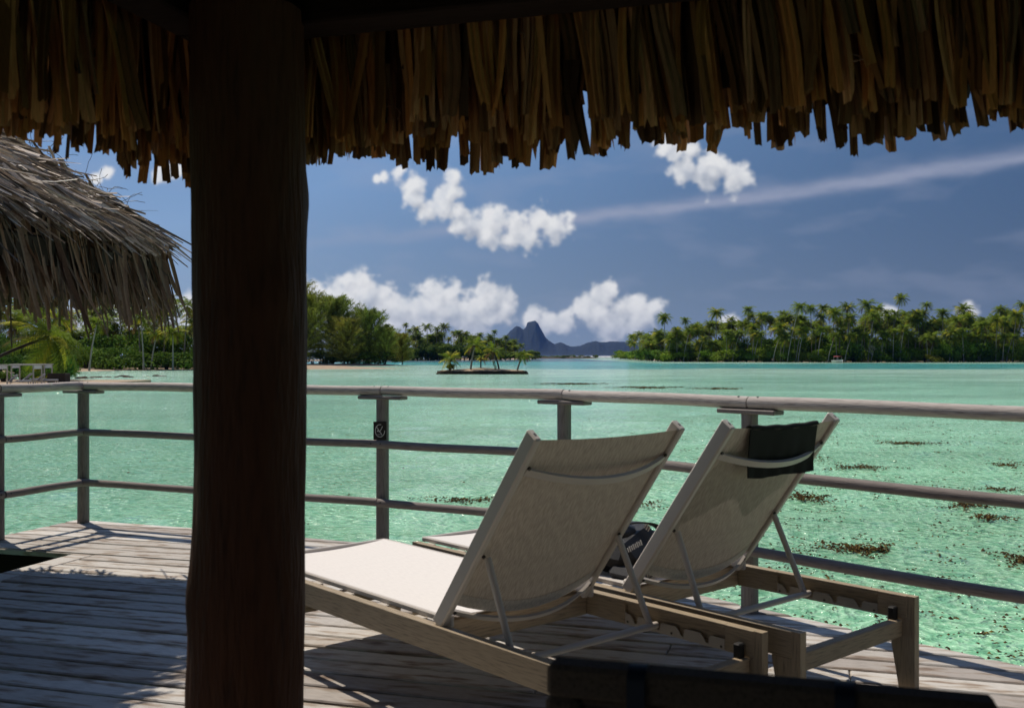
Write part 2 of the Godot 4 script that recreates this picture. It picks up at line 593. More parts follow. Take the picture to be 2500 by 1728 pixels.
	mats.leaf.metallic_specular = 0.15
	mats.needle = leafy(Color.WHITE, 0.5, 0.7)
	mats.trunk = grain(lin(0.26, 0.235, 0.205), Vector3(1.5, 3, 1.5), streak, 0.9)
	mats.trunk_pale = grain(lin(0.34, 0.32, 0.285), Vector3(1.5, 3, 1.5), streak, 0.9)
	mats.trunk_dark = grain(lin(0.05, 0.042, 0.034), Vector3(1.5, 3, 1.5), streak, 0.9)
	var sandy := tex(51, 0.03, [[0.0, Color(0.55, 0.48, 0.40)], [0.45, Color(0.86, 0.82, 0.76)], [1.0, Color(1, 0.98, 0.95)]], 5)
	mats.sand = grain(lin(0.50, 0.42, 0.33), Vector3(0.21, 0.21, 0.21), sandy, 0.95, null, 0.0, true)
	mats.rock = grain(lin(0.10, 0.075, 0.055), Vector3(0.9, 0.9, 0.9), sandy, 0.95, streak_h, 8.0, true)
	mats.soil = grain(lin(0.055, 0.045, 0.03), Vector3(0.3, 0.3, 0.3), sandy, 0.95, null, 0.0, true)
	mats.hazed_hill = grain(lin(0.012, 0.028, 0.034), Vector3(0.002, 0.002, 0.002), sandy, 0.95, null, 0.0, true)  # bluish base colour with some distance haze painted in
	var foam := mat(lin(0.8, 0.8, 0.8), 0.9)
	mats.foam = foam
	# the lagoon: body colour from the bed's depth (vertex colours), ripples from a normal map
	var w := mat(Color.WHITE, 0.10, 0.32)
	w.vertex_color_use_as_albedo = true
	w.uv1_triplanar = true
	w.uv1_world_triplanar = true
	w.uv1_scale = Vector3(0.23, 0.23, 0.23)
	w.normal_enabled = true
	w.normal_scale = 2.3
	var nt := NoiseTexture2D.new()
	nt.width = 1024
	nt.height = 1024
	nt.seamless = true
	nt.as_normal_map = true
	nt.bump_strength = 9.0
	nt.noise = noise(61, 0.009, 5, FastNoiseLite.TYPE_SIMPLEX_SMOOTH, FastNoiseLite.FRACTAL_RIDGED)
	w.normal_texture = nt
	w.albedo_texture = tex(62, 0.011, [[0.0, Color(0.58, 0.75, 0.68)], [0.45, Color(0.73, 0.85, 0.79)], [0.68, Color(0.91, 0.96, 0.92)], [0.85, Color(1, 1, 1)], [1.0, Color(1, 1, 1)]], 5, 1024, FastNoiseLite.FRACTAL_RIDGED)  # pale ridged network paints caustic light flecks into the water colour
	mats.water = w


# ---------------------------------------------------------------- the lagoon
func lagoon_color(x: float, d: float, far: float, n1: float, n2: float) -> Color:
	var near := Color(0.385, 0.65, 0.43)
	var mid := Color(0.48, 0.79, 0.61)
	var pale := Color(0.70, 0.90, 0.77)
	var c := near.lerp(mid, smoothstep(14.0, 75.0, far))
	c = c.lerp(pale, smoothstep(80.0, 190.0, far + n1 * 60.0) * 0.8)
	# darker weed and deeper holes
	c = c * (1.0 + 0.20 * n2 + 0.15 * n1)
	# the left of the lagoon is a little greener and deeper
	c = c.lerp(Color(0.22, 0.47, 0.31), smoothstep(2.0, -12.0, x) * smoothstep(120.0, 25.0, far) * 0.75)
	# the channel of deep water before the right-hand shore
	var chan := smoothstep(205.0, 245.0, d + n1 * 28.0) * smoothstep(372.0, 330.0, d + n1 * 20.0) * smoothstep(-30.0, 20.0, x)
	c = c.lerp(Color(0.09, 0.48, 0.46), chan * 0.95)
	c = c.lerp(Color(0.02, 0.16, 0.20), chan * smoothstep(0.25, 0.5, n2) * 0.7)
	# beyond the sandbar, through the pass
	var pass_ := smoothstep(285.0, 300.0, d + n1 * 10.0) * smoothstep(60.0, 40.0, x)
	c = c.lerp(Color(0.11, 0.52, 0.52), pass_)
	c = c.lerp(Color(0.11, 0.20, 0.25), smoothstep(395.0, 460.0, d + n1 * 40.0) * (pass_ if x < 62.0 else 0.0))
	# sandy shallows along the shores
	var sh := shore_depth(x)
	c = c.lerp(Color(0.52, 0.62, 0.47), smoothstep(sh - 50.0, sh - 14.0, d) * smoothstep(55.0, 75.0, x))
	# the open sea
	c = c.lerp(Color(0.012, 0.035, 0.085), smoothstep(1340.0, 1460.0, d))
	return c

func shore_depth(x: float) -> float:      # the waterline of the right-hand shore
	if x < 64.0:
		return 442.0 + (64.0 - x) * (64.0 - x) * 1.2
	return 442.0 - 34.0 * smoothstep(64.0, 130.0, x) + 22.0 * smoothstep(130.0, 260.0, x)

func water() -> void:
	var m := MB.new()
	var radii := PackedFloat32Array()
	var r := 1.4
	while r < 11500.0:
		radii.append(r)
		r *= 1.024 if r < 120.0 else (1.012 if r < 520.0 else 1.05)
	var angles := PackedFloat32Array()
	var a := -180.0
	while a < 180.0:
		angles.append(deg_to_rad(a))
		a += 0.19 if absf(a + 0.1) < 31.0 else 4.0
	angles.append(deg_to_rad(180.0))
	var f1 := noise(71, 0.011, 4)
	var f2 := noise(72, 0.05, 4)
	var wv := noise(73, 0.45, 3)
	var wv2 := noise(74, 0.16, 2)
	var cols := angles.size()
	var vs := PackedVector3Array()
	var cs := PackedColorArray()
	for rad in radii:
		var calm := smoothstep(90.0, 20.0, rad)
		for t in angles:
			var x := sin(t) * rad
			var d := cos(t) * rad
			var y := WATER
			if calm > 0.0:
				y += calm * (wv.get_noise_2d(x, d * 1.7) * 0.032 + wv2.get_noise_2d(x, d * 1.6) * 0.05)
			vs.append(Vector3(x, y, -d))
			var n1 := f1.get_noise_2d(x, d * 1.3) * 1.6
			var n2 := f2.get_noise_2d(x, d * 2.2) * 1.6
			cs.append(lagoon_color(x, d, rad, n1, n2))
	var ix := PackedInt32Array()
	for i in radii.size() - 1:
		for k in cols - 1:
			var p := i * cols + k
			ix.append_array(PackedInt32Array([p, p + cols, p + cols + 1, p, p + cols + 1, p + 1]))
	var ns := PackedVector3Array()
	ns.resize(vs.size())
	for i in radii.size():
		for k in cols:
			var p := i * cols + k
			if radii[i] > 92.0:
				ns[p] = Vector3.UP
				continue
			var du := vs[mini(i + 1, radii.size() - 1) * cols + k] - vs[maxi(i - 1, 0) * cols + k]
			var dv := vs[i * cols + mini(k + 1, cols - 1)] - vs[i * cols + maxi(k - 1, 0)]
			var nn := du.cross(dv).normalized()
			ns[p] = nn if nn.y > 0.0 else -nn
	# front faces run clockwise seen from above
	if (vs[ix[1]] - vs[ix[0]]).cross(vs[ix[2]] - vs[ix[0]]).y > 0.0:
		for i in range(0, ix.size(), 3):
			var s := ix[i + 1]
			ix[i + 1] = ix[i + 2]
			ix[i + 2] = s
	var arr := []
	arr.resize(Mesh.ARRAY_MAX)
	arr[Mesh.ARRAY_VERTEX] = vs
	arr[Mesh.ARRAY_NORMAL] = ns
	arr[Mesh.ARRAY_COLOR] = cs
	arr[Mesh.ARRAY_INDEX] = ix
	var am := ArrayMesh.new()
	am.add_surface_from_arrays(Mesh.PRIMITIVE_TRIANGLES, arr)
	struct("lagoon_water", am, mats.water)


# ---------------------------------------------------------------- far land
func mountain_and_reef() -> void:
	# the high island beyond the reef: ridge heights (m) against x, at 9 km
	var far := 9000.0
	var ridge := [[-118, 0], [-108, 40], [-96, 88], [-84, 128], [-50, 178], [-18, 214], [41, 262], [70, 250], [100, 230], [122, 248], [134, 286], [158, 298], [205, 308], [228, 285], [248, 246], [303, 150], [374, 98], [402, 112], [432, 116], [480, 92], [530, 76], [600, 84], [660, 110], [738, 128], [800, 116], [898, 124], [1100, 116], [1300, 96], [1600, 60], [1900, 0]]
	var m := MB.new()
	var nz := noise(81, 0.006, 5, FastNoiseLite.TYPE_SIMPLEX_SMOOTH, FastNoiseLite.FRACTAL_RIDGED)
	var fine := noise(82, 0.03, 4)
	var grid := []
	var deep := 26
	for j in deep + 1:
		var row := PackedVector3Array()
		var t := float(j) / deep
		for i in 240:
			var x := -120.0 + i * 2030.0 / 239.0 if i > 120 else -120.0 + i * 8.5
			var h := 0.0
			for k in ridge.size() - 1:
				if x >= ridge[k][0] and x <= ridge[k + 1][0]:
					h = lerpf(ridge[k][1], ridge[k + 1][1], (x - ridge[k][0]) / float(ridge[k + 1][0] - ridge[k][0]))
			var front: float = pow(sin(PI * minf(t, 1.0)), 0.8) if t > 0.5 else pow(smoothstep(0.0, 0.5, t), 0.9)
			var y: float = h * front
			var wide := 1.0 - absf(t - 0.5) * 2.0
			y += fine.get_noise_2d(x, t * 300.0) * 5.0 * minf(1.0, h / 60.0) * smoothstep(0.0, 0.2, front)
			y *= lerpf(1.0, 0.62 + 0.5 * (0.5 + 0.5 * nz.get_noise_2d(x, t * 420.0)), (1.0 - wide) * smoothstep(0.02, 0.2, t))
			row.append(P(x, far + (t - 0.5) * 1400.0, WATER - 2.0 + y))
		grid.append(row)
	m.sheet(grid)
	struct("mountain", m, mats.hazed_hill)
	# the reef's low scrubby spit, and the line of surf outside it
	var spit := MB.new()
	land_strip(spit, PackedVector2Array([Vector2(-60, 800), Vector2(0, 830), Vector2(20, 840), Vector2(42, 850), Vector2(75, 860)]), 14.0, 1.2, 83)
	struct("reef", spit, mats.rock)
	var surf := MB.new()
	for k in 60:
		var x := 62.0 + k * 1.55
		surf.ball(P(x + rr(-2, 2), 1385.0 + rr(-14, 14), WATER + 0.2), Vector3(rr(2.5, 6), rr(0.5, 1.15), rr(2, 4)), 7, 5)
	var s := struct("surf", surf, mats.foam)
	s.set_meta("kind", "structure")

func land_strip(m: MB, line: PackedVector2Array, width: float, height: float, sd: int, front := 0.35) -> void:   # a low bank along a waterline, falling into the water on both sides
	var nz := noise(sd, 0.12, 4)
	var grid := []
	var prof := [[0.0, -0.4], [0.10, 0.04], [0.2, 0.3], [maxf(front, 0.3), 0.75], [0.6, 1.0], [0.9, 0.8], [1.0, -0.5]]
	var pts := PackedVector2Array()
	for k in line.size() - 1:
		var n := maxi(2, int(line[k].distance_to(line[k + 1]) / 2.2))
		for i in n:
			pts.append(line[k].lerp(line[k + 1], float(i) / n))
	pts.append(line[line.size() - 1])
	for i in pts.size():
		var dir := (pts[mini(i + 1, pts.size() - 1)] - pts[maxi(i - 1, 0)]).normalized()
		var out := Vector2(-dir.y, dir.x)
		var fade := minf(1.0, minf(i, pts.size() - 1 - i) / 3.0 + 0.12)
		var row := PackedVector3Array()
		for q in prof:
			var p: Vector2 = pts[i] + out * (q[0] * width + nz.get_noise_2d(pts[i].x * 1.3, q[0] * 30.0) * minf(1.6, width * 0.1))
			var h: float = q[1] * height * (fade if q[1] > 0.0 else 1.0) * (1.0 + 0.35 * nz.get_noise_2d(p.x * 2.0, p.y * 2.0 + 90.0))
			row.append(P(p.x, p.y, WATER + h))
		grid.append(row)
	m.sheet(grid)

func shores() -> void:
	var right := MB.new()
	var line := PackedVector2Array()
	line.append_array(PackedVector2Array([Vector2(76, 770), Vector2(67, 620), Vector2(62.5, 520), Vector2(62.5, 470), Vector2(66, 446)]))
	for k in 13:
		var x := 72.0 + k * 16.0
		line.append(Vector2(x, shore_depth(x)))
	land_strip(right, line, 110.0, 1.3, 91, 0.06)
	struct("right_beach", right, mats.sand)
	var bar := MB.new()
	land_strip(bar, PackedVector2Array([Vector2(-100, 262), Vector2(-62, 263), Vector2(-45, 268), Vector2(-33, 274), Vector2(-25, 281)]), 26.0, 0.55, 92)
	struct("sandbar", bar, mats.sand)
	var mid := MB.new()
	land_strip(mid, PackedVector2Array([Vector2(-190, 480), Vector2(-110, 500), Vector2(-60, 530), Vector2(-20, 560), Vector2(10, 640), Vector2(28, 760)]), 60.0, 0.5, 93, 0.06)
	struct("far_left_beach", mid, mats.sand)
	var left := MB.new()
	land_strip(left, PackedVector2Array([Vector2(-110, 120), Vector2(-80, 150), Vector2(-76, 175), Vector2(-70, 192), Vector2(-58, 198), Vector2(-40, 205), Vector2(-20, 216)]), 60.0, 0.4, 94, 0.05)
	struct("left_beach", left, mats.sand)


# ---------------------------------------------------------------- the deck
func deck_outline() -> PackedVector2Array:      # on the plan (x, depth)
	return PackedVector2Array([Vector2(-2.65, 6.163), Vector2(-3.42, 6.393), Vector2(-3.50, 6.45), Vector2(-3.17, 7.43), Vector2(-1.90, 6.95), Vector2(-0.74, 6.42), Vector2(0.36, 5.78), Vector2(1.15, 4.86), Vector2(2.36, 3.52), Vector2(3.2, 2.3), Vector2(3.9, 0.6), Vector2(4.2, -1.2), Vector2(4.2, -3.4), Vector2(-4.6, -3.4), Vector2(-4.82, -1.1)])

func uv_of(p: Vector2) -> Vector2:
	return Vector2(p.dot(U), p.dot(V))

func deck() -> void:
	var root := Node3D.new()
	root.name = "deck"
	add_child(root)
	root.rotation.y = -atan2(0.286, 0.958)
	root.set_meta("kind", "structure")
	var outline := PackedVector2Array()
	for p in deck_outline():
		outline.append(uv_of(p))
	var pitch := 0.152
	# the board that edges the stair well runs across the others
	var w0 := uv_of(Vector2(-2.65, 6.163))
	var edge := PackedVector2Array([w0, w0 + Vector2(0.142, 0), w0 + Vector2(0.142, -7.6), w0 + Vector2(0, -7.6)])
	var flat := Transform3D(Basis(Vector3.RIGHT, Vector3.FORWARD, Vector3.UP), Vector3.ZERO)     # polygon x, y -> deck x, -z
	var put := func(poly: PackedVector2Array, called: String) -> void:
		if poly.size() < 3 or absf(area(poly)) < 0.004:
			return
		var m := MB.new()
		plank(m, poly, 0.032, rr(-0.0016, 0.0016))
		obj(called, m, mats["plank%d" % rng.randi_range(0, 4)], root)
	for k in range(-18, 51):
		var v0 := k * pitch
		var u := -5.2 + rr(0.0, 2.4)
		var first := true
		while u < 5.5:
			var len := rr(2.4, 4.0)
			var u0 := -6.5 if first else u
			first = false
			var gap := 0.0092 + rr(0.0, 0.003)
			var rect := PackedVector2Array([Vector2(u0 + 0.002, v0 + gap), Vector2(u + len - 0.002, v0 + gap), Vector2(u + len - 0.002, v0 + pitch - gap), Vector2(u0 + 0.002, v0 + pitch - gap)])
			for poly in Geometry2D.intersect_polygons(rect, outline):
				for rest in Geometry2D.clip_polygons(poly, PackedVector2Array([edge[0] + Vector2(-0.5, 0.0), edge[1] + Vector2(0.005, 0.0), edge[2] + Vector2(0.005, 0), edge[3] + Vector2(-0.5, 0)])):
					put.call(rest, "plank")
			u += len
	for k in 3:
		var a := -k * 2.5
		put.call(PackedVector2Array([w0 + Vector2(0, a - 0.002), w0 + Vector2(0.142, a - 0.002), w0 + Vector2(0.142, a - 2.497), w0 + Vector2(0, a - 2.497)]), "edge_plank")
	# fascia boards and joists below
	for i in outline.size():
		var p := outline[i]
		var q := outline[(i + 1) % outline.size()]
		var dir := (q - p).normalized()
		var inner := Vector2(dir.y, -dir.x)
		if not Geometry2D.is_point_in_polygon((p + q) * 0.5 + inner * 0.03, outline):
			inner = -inner
		var m := MB.new()
		m.bar(Vector3(p.x + inner.x * 0.05, -0.19, -p.y - inner.y * 0.05), Vector3(q.x + inner.x * 0.05, -0.19, -q.y - inner.y * 0.05), 0.045, 0.30)
		obj("fascia_board", m, mats.dark_wood, root)
	var js := MB.new()
	for k in 9:
		js.box(Vector3(-4.3 + k * 1.0, -0.12, 0.2), Vector3(0.06, 0.16, 6.4), 0.003)
	obj("joists", js, mats.dark_wood, root)
	for p in [Vector2(-2.6, 6.7), Vector2(-0.4, 5.9), Vector2(0.9, 4.6), Vector2(2.6, 2.6), Vector2(-2.2, 3.4), Vector2(0.2, 2.6), Vector2(-3.9, -0.8), Vector2(3.6, -1.6)]:
		var m := MB.new()
		var q := uv_of(p)
		m.tube(PackedVector3Array([Vector3(q.x, -0.34, -q.y), Vector3(q.x, -3.2, -q.y)]), PackedFloat32Array([0.11, 0.12]), 12)
		obj("pile", m, mats.log, root)
	# the steps in the well at the left
	var stair := MB.new()
	for k in 5:
		stair.box(Vector3(w0.x - 0.75, -0.26 - 0.24 * k, -w0.y + 1.25 + 0.27 * k), Vector3(1.3, 0.035, 0.26), 0.004)
	obj("stair", stair, mats.dark_wood, root)

func area(poly: PackedVector2Array) -> float:
	var s := 0.0
	for i in poly.size():
		s += poly[i].cross(poly[(i + 1) % poly.size()])
	return s * 0.5

func plank(m: MB, poly: PackedVector2Array, thick: float, top: float) -> void:      # a board with its upper edges eased
	var ease := 0.005
	var ins := Geometry2D.offset_polygon(poly, -ease, Geometry2D.JOIN_MITER)
	var inner: PackedVector2Array = ins[0] if ins.size() == 1 else poly
	var P3 := func(p: Vector2, y: float) -> Vector3: return Vector3(p.x, y, -p.y)
	if inner.size() != poly.size():
		inner = poly
		ease = 0.0
	else:
		var best := 0
		for i in inner.size():
			if inner[i].distance_to(poly[0]) < inner[best].distance_to(poly[0]):
				best = i
		var turned := PackedVector2Array()
		for i in inner.size():
			turned.append(inner[(best + i) % inner.size()])
		if turned[1].distance_to(poly[1]) > 0.05:
			turned = poly
			ease = 0.0
		inner = turned
	var idx := Geometry2D.triangulate_polygon(inner)
	for i in range(0, idx.size(), 3):
		m.tri(P3.call(inner[idx[i]], top), P3.call(inner[idx[i + 1]], top), P3.call(inner[idx[i + 2]], top), Vector3.UP)
	var cw := 1.0 if Geometry2D.is_polygon_clockwise(poly) else -1.0
	for i in poly.size():
		var j := (i + 1) % poly.size()
		var e := (poly[j] - poly[i]).normalized()
		var nn := Vector3(-e.y * cw, 0, -e.x * cw)
		if ease > 0.0:
			m.quad(P3.call(inner[i], top), P3.call(inner[j], top), P3.call(poly[j], top - ease), P3.call(poly[i], top - ease), (nn + Vector3.UP).normalized())
		m.quad(P3.call(poly[i], top - ease), P3.call(poly[j], top - ease), P3.call(poly[j], top - thick), P3.call(poly[i], top - thick), nn)


# ---------------------------------------------------------------- thatch leaves
# a dry leaf: folded along its midrib, from top down to its cut tip
func thatch_leaf(m: MB, top: Vector3, down: Vector3, across: Vector3, length: float, width: float, fold: float, curl: float, twist: float, tone: Color, tip := 0.75, segs := 5) -> void:
	m.col = tone
	var out := down.cross(across).normalized()
	var rows := []
	var cols := 4 if segs >= 6 else 2
	var rag := []
	var zig := []
	for k in cols + 1:
		rag.append((rng.randf() - 0.5) * 0.028 * length - (rr(0.02, 0.08) * length if cols == 4 and rng.randf() < 0.07 else 0.0))
		zig.append((fold if k % 2 == 0 else 0.0) * rr(0.6, 1.3) * (1.0 if cols == 2 else 0.55))
	for i in segs + 1:
		var t := float(i) / segs
		var a := across.rotated(down, twist * t)
		var o := out.rotated(down, twist * t)
		var p := top + down * length * t + o * curl * t * t + a * width * 0.25 * sin(t * 5.0 + twist * 9.0)
		var w := width * lerpf(1.0, tip, t * t)
		var row := []
		for k in cols + 1:
			row.append(p + a * w * (float(k) / cols - 0.5) - o * zig[k] * w + (down * rag[k] if i == segs else Vector3.ZERO))
		rows.append(row)
	for i in segs:
		for k in cols:
			var q: Vector3 = rows[i][k]
			var nn: Vector3 = (rows[i + 1][k] - q).cross(rows[i][k + 1] - q).normalized()
			if nn.dot(out) < 0.0:
				nn = -nn
			m.quad(q, rows[i + 1][k], rows[i + 1][k + 1], rows[i][k + 1], nn)

func dry(lo: float, hi: float, warm: float) -> Color:
	var b := rr(lo, hi)
	return Color(b, b * lerpf(0.87, 0.565, warm), b * maxf(0.12, lerpf(0.74, 0.28, warm)))


# ---------------------------------------------------------------- the pavilion we stand in
func own_pavilion() -> void:
	var c := Vector2(-0.80, 2.70)           # the corner of the eaves' beams
	var inward := -V
	var turn := -atan2(0.286, 0.958)
	var base := thing("thatched_pavilion", "dark thatched pavilion roof with a fringe of dry leaves hanging over the whole view", "pavilion", P(c.x, c.y), turn)
	# local frame: x along the right-hand eave, z inwards, y up; its four eave beams make a square of side S
	var S := 5.0
	var yb := 2.03
	for q in [[Vector3(-0.06, yb + 0.1, 0), Vector3(S, yb + 0.1, 0)], [Vector3(0, yb + 0.1, 0.062), Vector3(0, yb + 0.1, S)], [Vector3(0.062, yb + 0.1, S), Vector3(S, yb + 0.1, S)], [Vector3(S, yb + 0.1, 0.062), Vector3(S, yb + 0.1, S - 0.062)]]:
		var m := MB.new()
		m.bar(q[0], q[1], 0.12, 0.2, Vector3.UP, 0.006)
		obj("beam", m, mats.dark_wood, base)
	# rafters up to the peak
	var peak := Vector3(S / 2, yb + 1.75, S / 2)
	var rim := 0.36
	for k in 4:
		var rot := Basis(Vector3.UP, -PI / 2 * k)
		for i in 7:
			var x := -S / 2 + S / 6.0 * i
			var foot := Vector3(x, yb + 0.22, -S / 2)
			var head := Vector3(x * 0.06, yb + 1.70, -S / 2 * 0.06)
			var m := MB.new()
			m.bar(rot * foot + Vector3(S / 2, 0, S / 2), rot * head + Vector3(S / 2, 0, S / 2), 0.05, 0.09, Vector3.UP, 0.004)
			obj("rafter", m, mats.dark_wood, base)
	# the thatch shell: under side, upper side, eaves
	var shell := MB.new()
	for k in 4:
		var rot := Basis(Vector3.UP, -PI / 2 * k)
		var o := Vector3(S / 2, 0, S / 2)
		var h := S / 2 + rim
		for y in [0.0, 0.26]:
			shell.face(rot * Vector3(-h, yb + 0.07 + y, -h) + o, rot * Vector3(h, yb + 0.07 + y, -h) + o, Vector3(0, yb + 1.80 + y * 1.2, 0) + o)
		shell.quad(rot * Vector3(-h, yb + 0.07, -h) + o, rot * Vector3(h, yb + 0.07, -h) + o, rot * Vector3(h, yb + 0.33, -h) + o, rot * Vector3(-h, yb + 0.33, -h) + o, rot * Vector3.FORWARD)
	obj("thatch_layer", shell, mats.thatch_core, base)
	# the fringe: right-hand eave (along x) and left-hand eave (along z); the two front rows leaf by leaf
	var behind := MB.new()
	var kept := 0
	for side in 2:
		for row in 4:
			var s := -0.30
			var stop := 2.62 if side == 0 else 1.35
			while s < stop:
				var off := 0.18 + 0.05 * row
				var tip_y := 1.788 - 0.018 * row
				if side == 1:
					tip_y -= 0.055 * clampf(s / 0.7, 0.0, 1.0)
				var top_y := 2.24 - 0.02 * row
				var lean := 0.5 * sin(s * 5.3 + row * 1.7 + side) + 0.5 * sin(s * 2.1 + row)
				var down := Vector3(0.07 * lean + rr(-0.05, 0.05), -1.0, rr(-0.07, 0.09))
				if side == 0 and s > 0.9:
					down.x += 0.09
				if rng.randf() < 0.10:
					down.x += rr(-0.22, 0.22)
				down = down.normalized()
				var at := Vector3(s, top_y, -off + rr(-0.015, 0.015)) if side == 0 else Vector3(-off + rr(-0.015, 0.015), top_y, s)
				var ac := Vector3.RIGHT if side == 0 else Vector3.BACK
				ac = ac.rotated(Vector3.UP, rr(-0.8, 0.8))
				ac = (ac - down * ac.dot(down)).normalized()
				var len: float = (top_y - tip_y) + 0.02 * sin(s * 7.0 + row) + rr(-0.026, 0.016) - (rr(0.04, 0.2) if rng.randf() < 0.18 else 0.0)
				var wd := rr(0.021, 0.045)
				var single: bool = row < 2 and kept < 298
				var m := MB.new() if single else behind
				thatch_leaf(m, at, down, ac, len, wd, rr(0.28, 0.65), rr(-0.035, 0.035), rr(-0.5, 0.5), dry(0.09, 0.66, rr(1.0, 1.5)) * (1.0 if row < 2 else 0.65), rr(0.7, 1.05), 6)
				if single:
					kept += 1
					obj("leaf", m, mats.thatch_in, base, true)
				s += wd * (rr(0.5, 0.8) if row < 2 else rr(0.45, 0.7))
	# shorter leaves of the upper courses: toned dark for the shade between the long ones
	for k in 950:
		var side := 0 if k % 3 > 0 else 1
		var s := rr(-0.35, 2.9) if k % 5 > 0 else rr(2.5, 5.3)
		var off := rr(0.22, 0.40)
		var at := Vector3(s, 2.30, -off) if side == 0 else Vector3(-off, 2.30, s)
		var down := Vector3(rr(-0.15, 0.15), -1.0, rr(-0.1, 0.1)).normalized()
		var ac := (Vector3.RIGHT if side == 0 else Vector3.BACK).rotated(Vector3.UP, rr(-0.4, 0.4))
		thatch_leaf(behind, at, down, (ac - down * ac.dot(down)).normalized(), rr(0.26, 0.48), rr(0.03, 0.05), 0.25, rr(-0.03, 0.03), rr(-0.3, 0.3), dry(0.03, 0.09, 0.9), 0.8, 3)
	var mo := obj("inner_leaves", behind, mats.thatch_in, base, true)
	mo.set_meta("kind", "stuff")
	# loose curled fibres caught in the fringe
	for k in 26:
		var m := MB.new()
		var side := 0 if k % 4 > 0 else 1
		var s := rr(0.0, 2.1) if side == 0 else rr(0.0, 0.8)
		var q := Vector3(s, rr(1.86, 2.05), -rr(0.20, 0.34)) if side == 0 else Vector3(-rr(0.20, 0.34), rr(1.84, 2.0), s)
		var pts := PackedVector3Array()
		var r0 := rr(0.01, 0.03)
		for i in 9:
			var a := i * 0.75 + k
			pts.append(q + Vector3(cos(a) * r0, sin(a) * r0 * 0.8, i * 0.003) + Vector3(i * rr(-0.003, 0.003), 0, 0))
		m.col = dry(0.3, 0.45, 0.7)
		m.tube(pts, PackedFloat32Array([0.0012]), 4, false)
		obj("curled_fibre", m, mats.thatch_in, base, true)
	# the corner trunk in the middle of the view, and the other three posts
	var spots := [[Vector3(0.170, 0, 0.10), 0.140], [Vector3(S - 0.1, 0, 0.1), 0.14], [Vector3(S - 0.1, 0, S - 0.1), 0.14], [Vector3(0.1, 0, S - 0.1), 0.14]]
	for k in 4:
		var m := MB.new()
		var bark := noise(130 + k, 1.0, 4)
		var grid := []
		for i in 70:
			var y := i / 69.0 * 2.06
			var mid: Vector3 = spots[k][0] + Vector3(0.012 * sin(y * 2.1 + k) - 0.010 * (1.0 - y), y, 0.01 * sin(y * 3.0))
			var row := PackedVector3Array()
			for j in 65:
				var a := TAU * j / 64.0
				var r: float = spots[k][1] * (1.0 + 0.012 * sin(y * 4.3 + 1.0) - 0.022 * exp(-pow((y - 0.92) / 0.25, 2.0)) + 0.015 * exp(-y * 4.0))
				r += 0.006 * bark.get_noise_3d(cos(a) * 1.3, y * 1.6, sin(a) * 1.3) + 0.0035 * bark.get_noise_3d(cos(a) * 6.0, y * 1.5 + 40.0, sin(a) * 6.0)
				for knot in [[0.5, 1.35, 0.012], [2.2, 0.6, 0.010], [4.1, 1.0, 0.011], [5.4, 1.6, 0.012]]:
					r += knot[2] * exp(-(pow(angle_difference(a, knot[0]) * 3.2, 2.0) + pow((y - knot[1]) * 14.0, 2.0)))
				row.append(mid + Vector3(cos(a) * r, 0, sin(a) * r))
			grid.append(row)
		m.sheet(grid)
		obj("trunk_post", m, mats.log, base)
	# an unseen timber wall added behind the viewer to darken the trunk post
	var wall := thing("added_timber_wall", "unseen dark timber wall added behind the viewer to keep light off the pavilion", "wall", P(c.x, c.y), turn)
	for k in 24:
		var m := MB.new()
		m.box(Vector3(-0.2 + k * 0.23, 1.14, S - 0.42), Vector3(0.222, 2.20, 0.03), 0.004)
		obj("board", m, mats.dark_wood, wall)


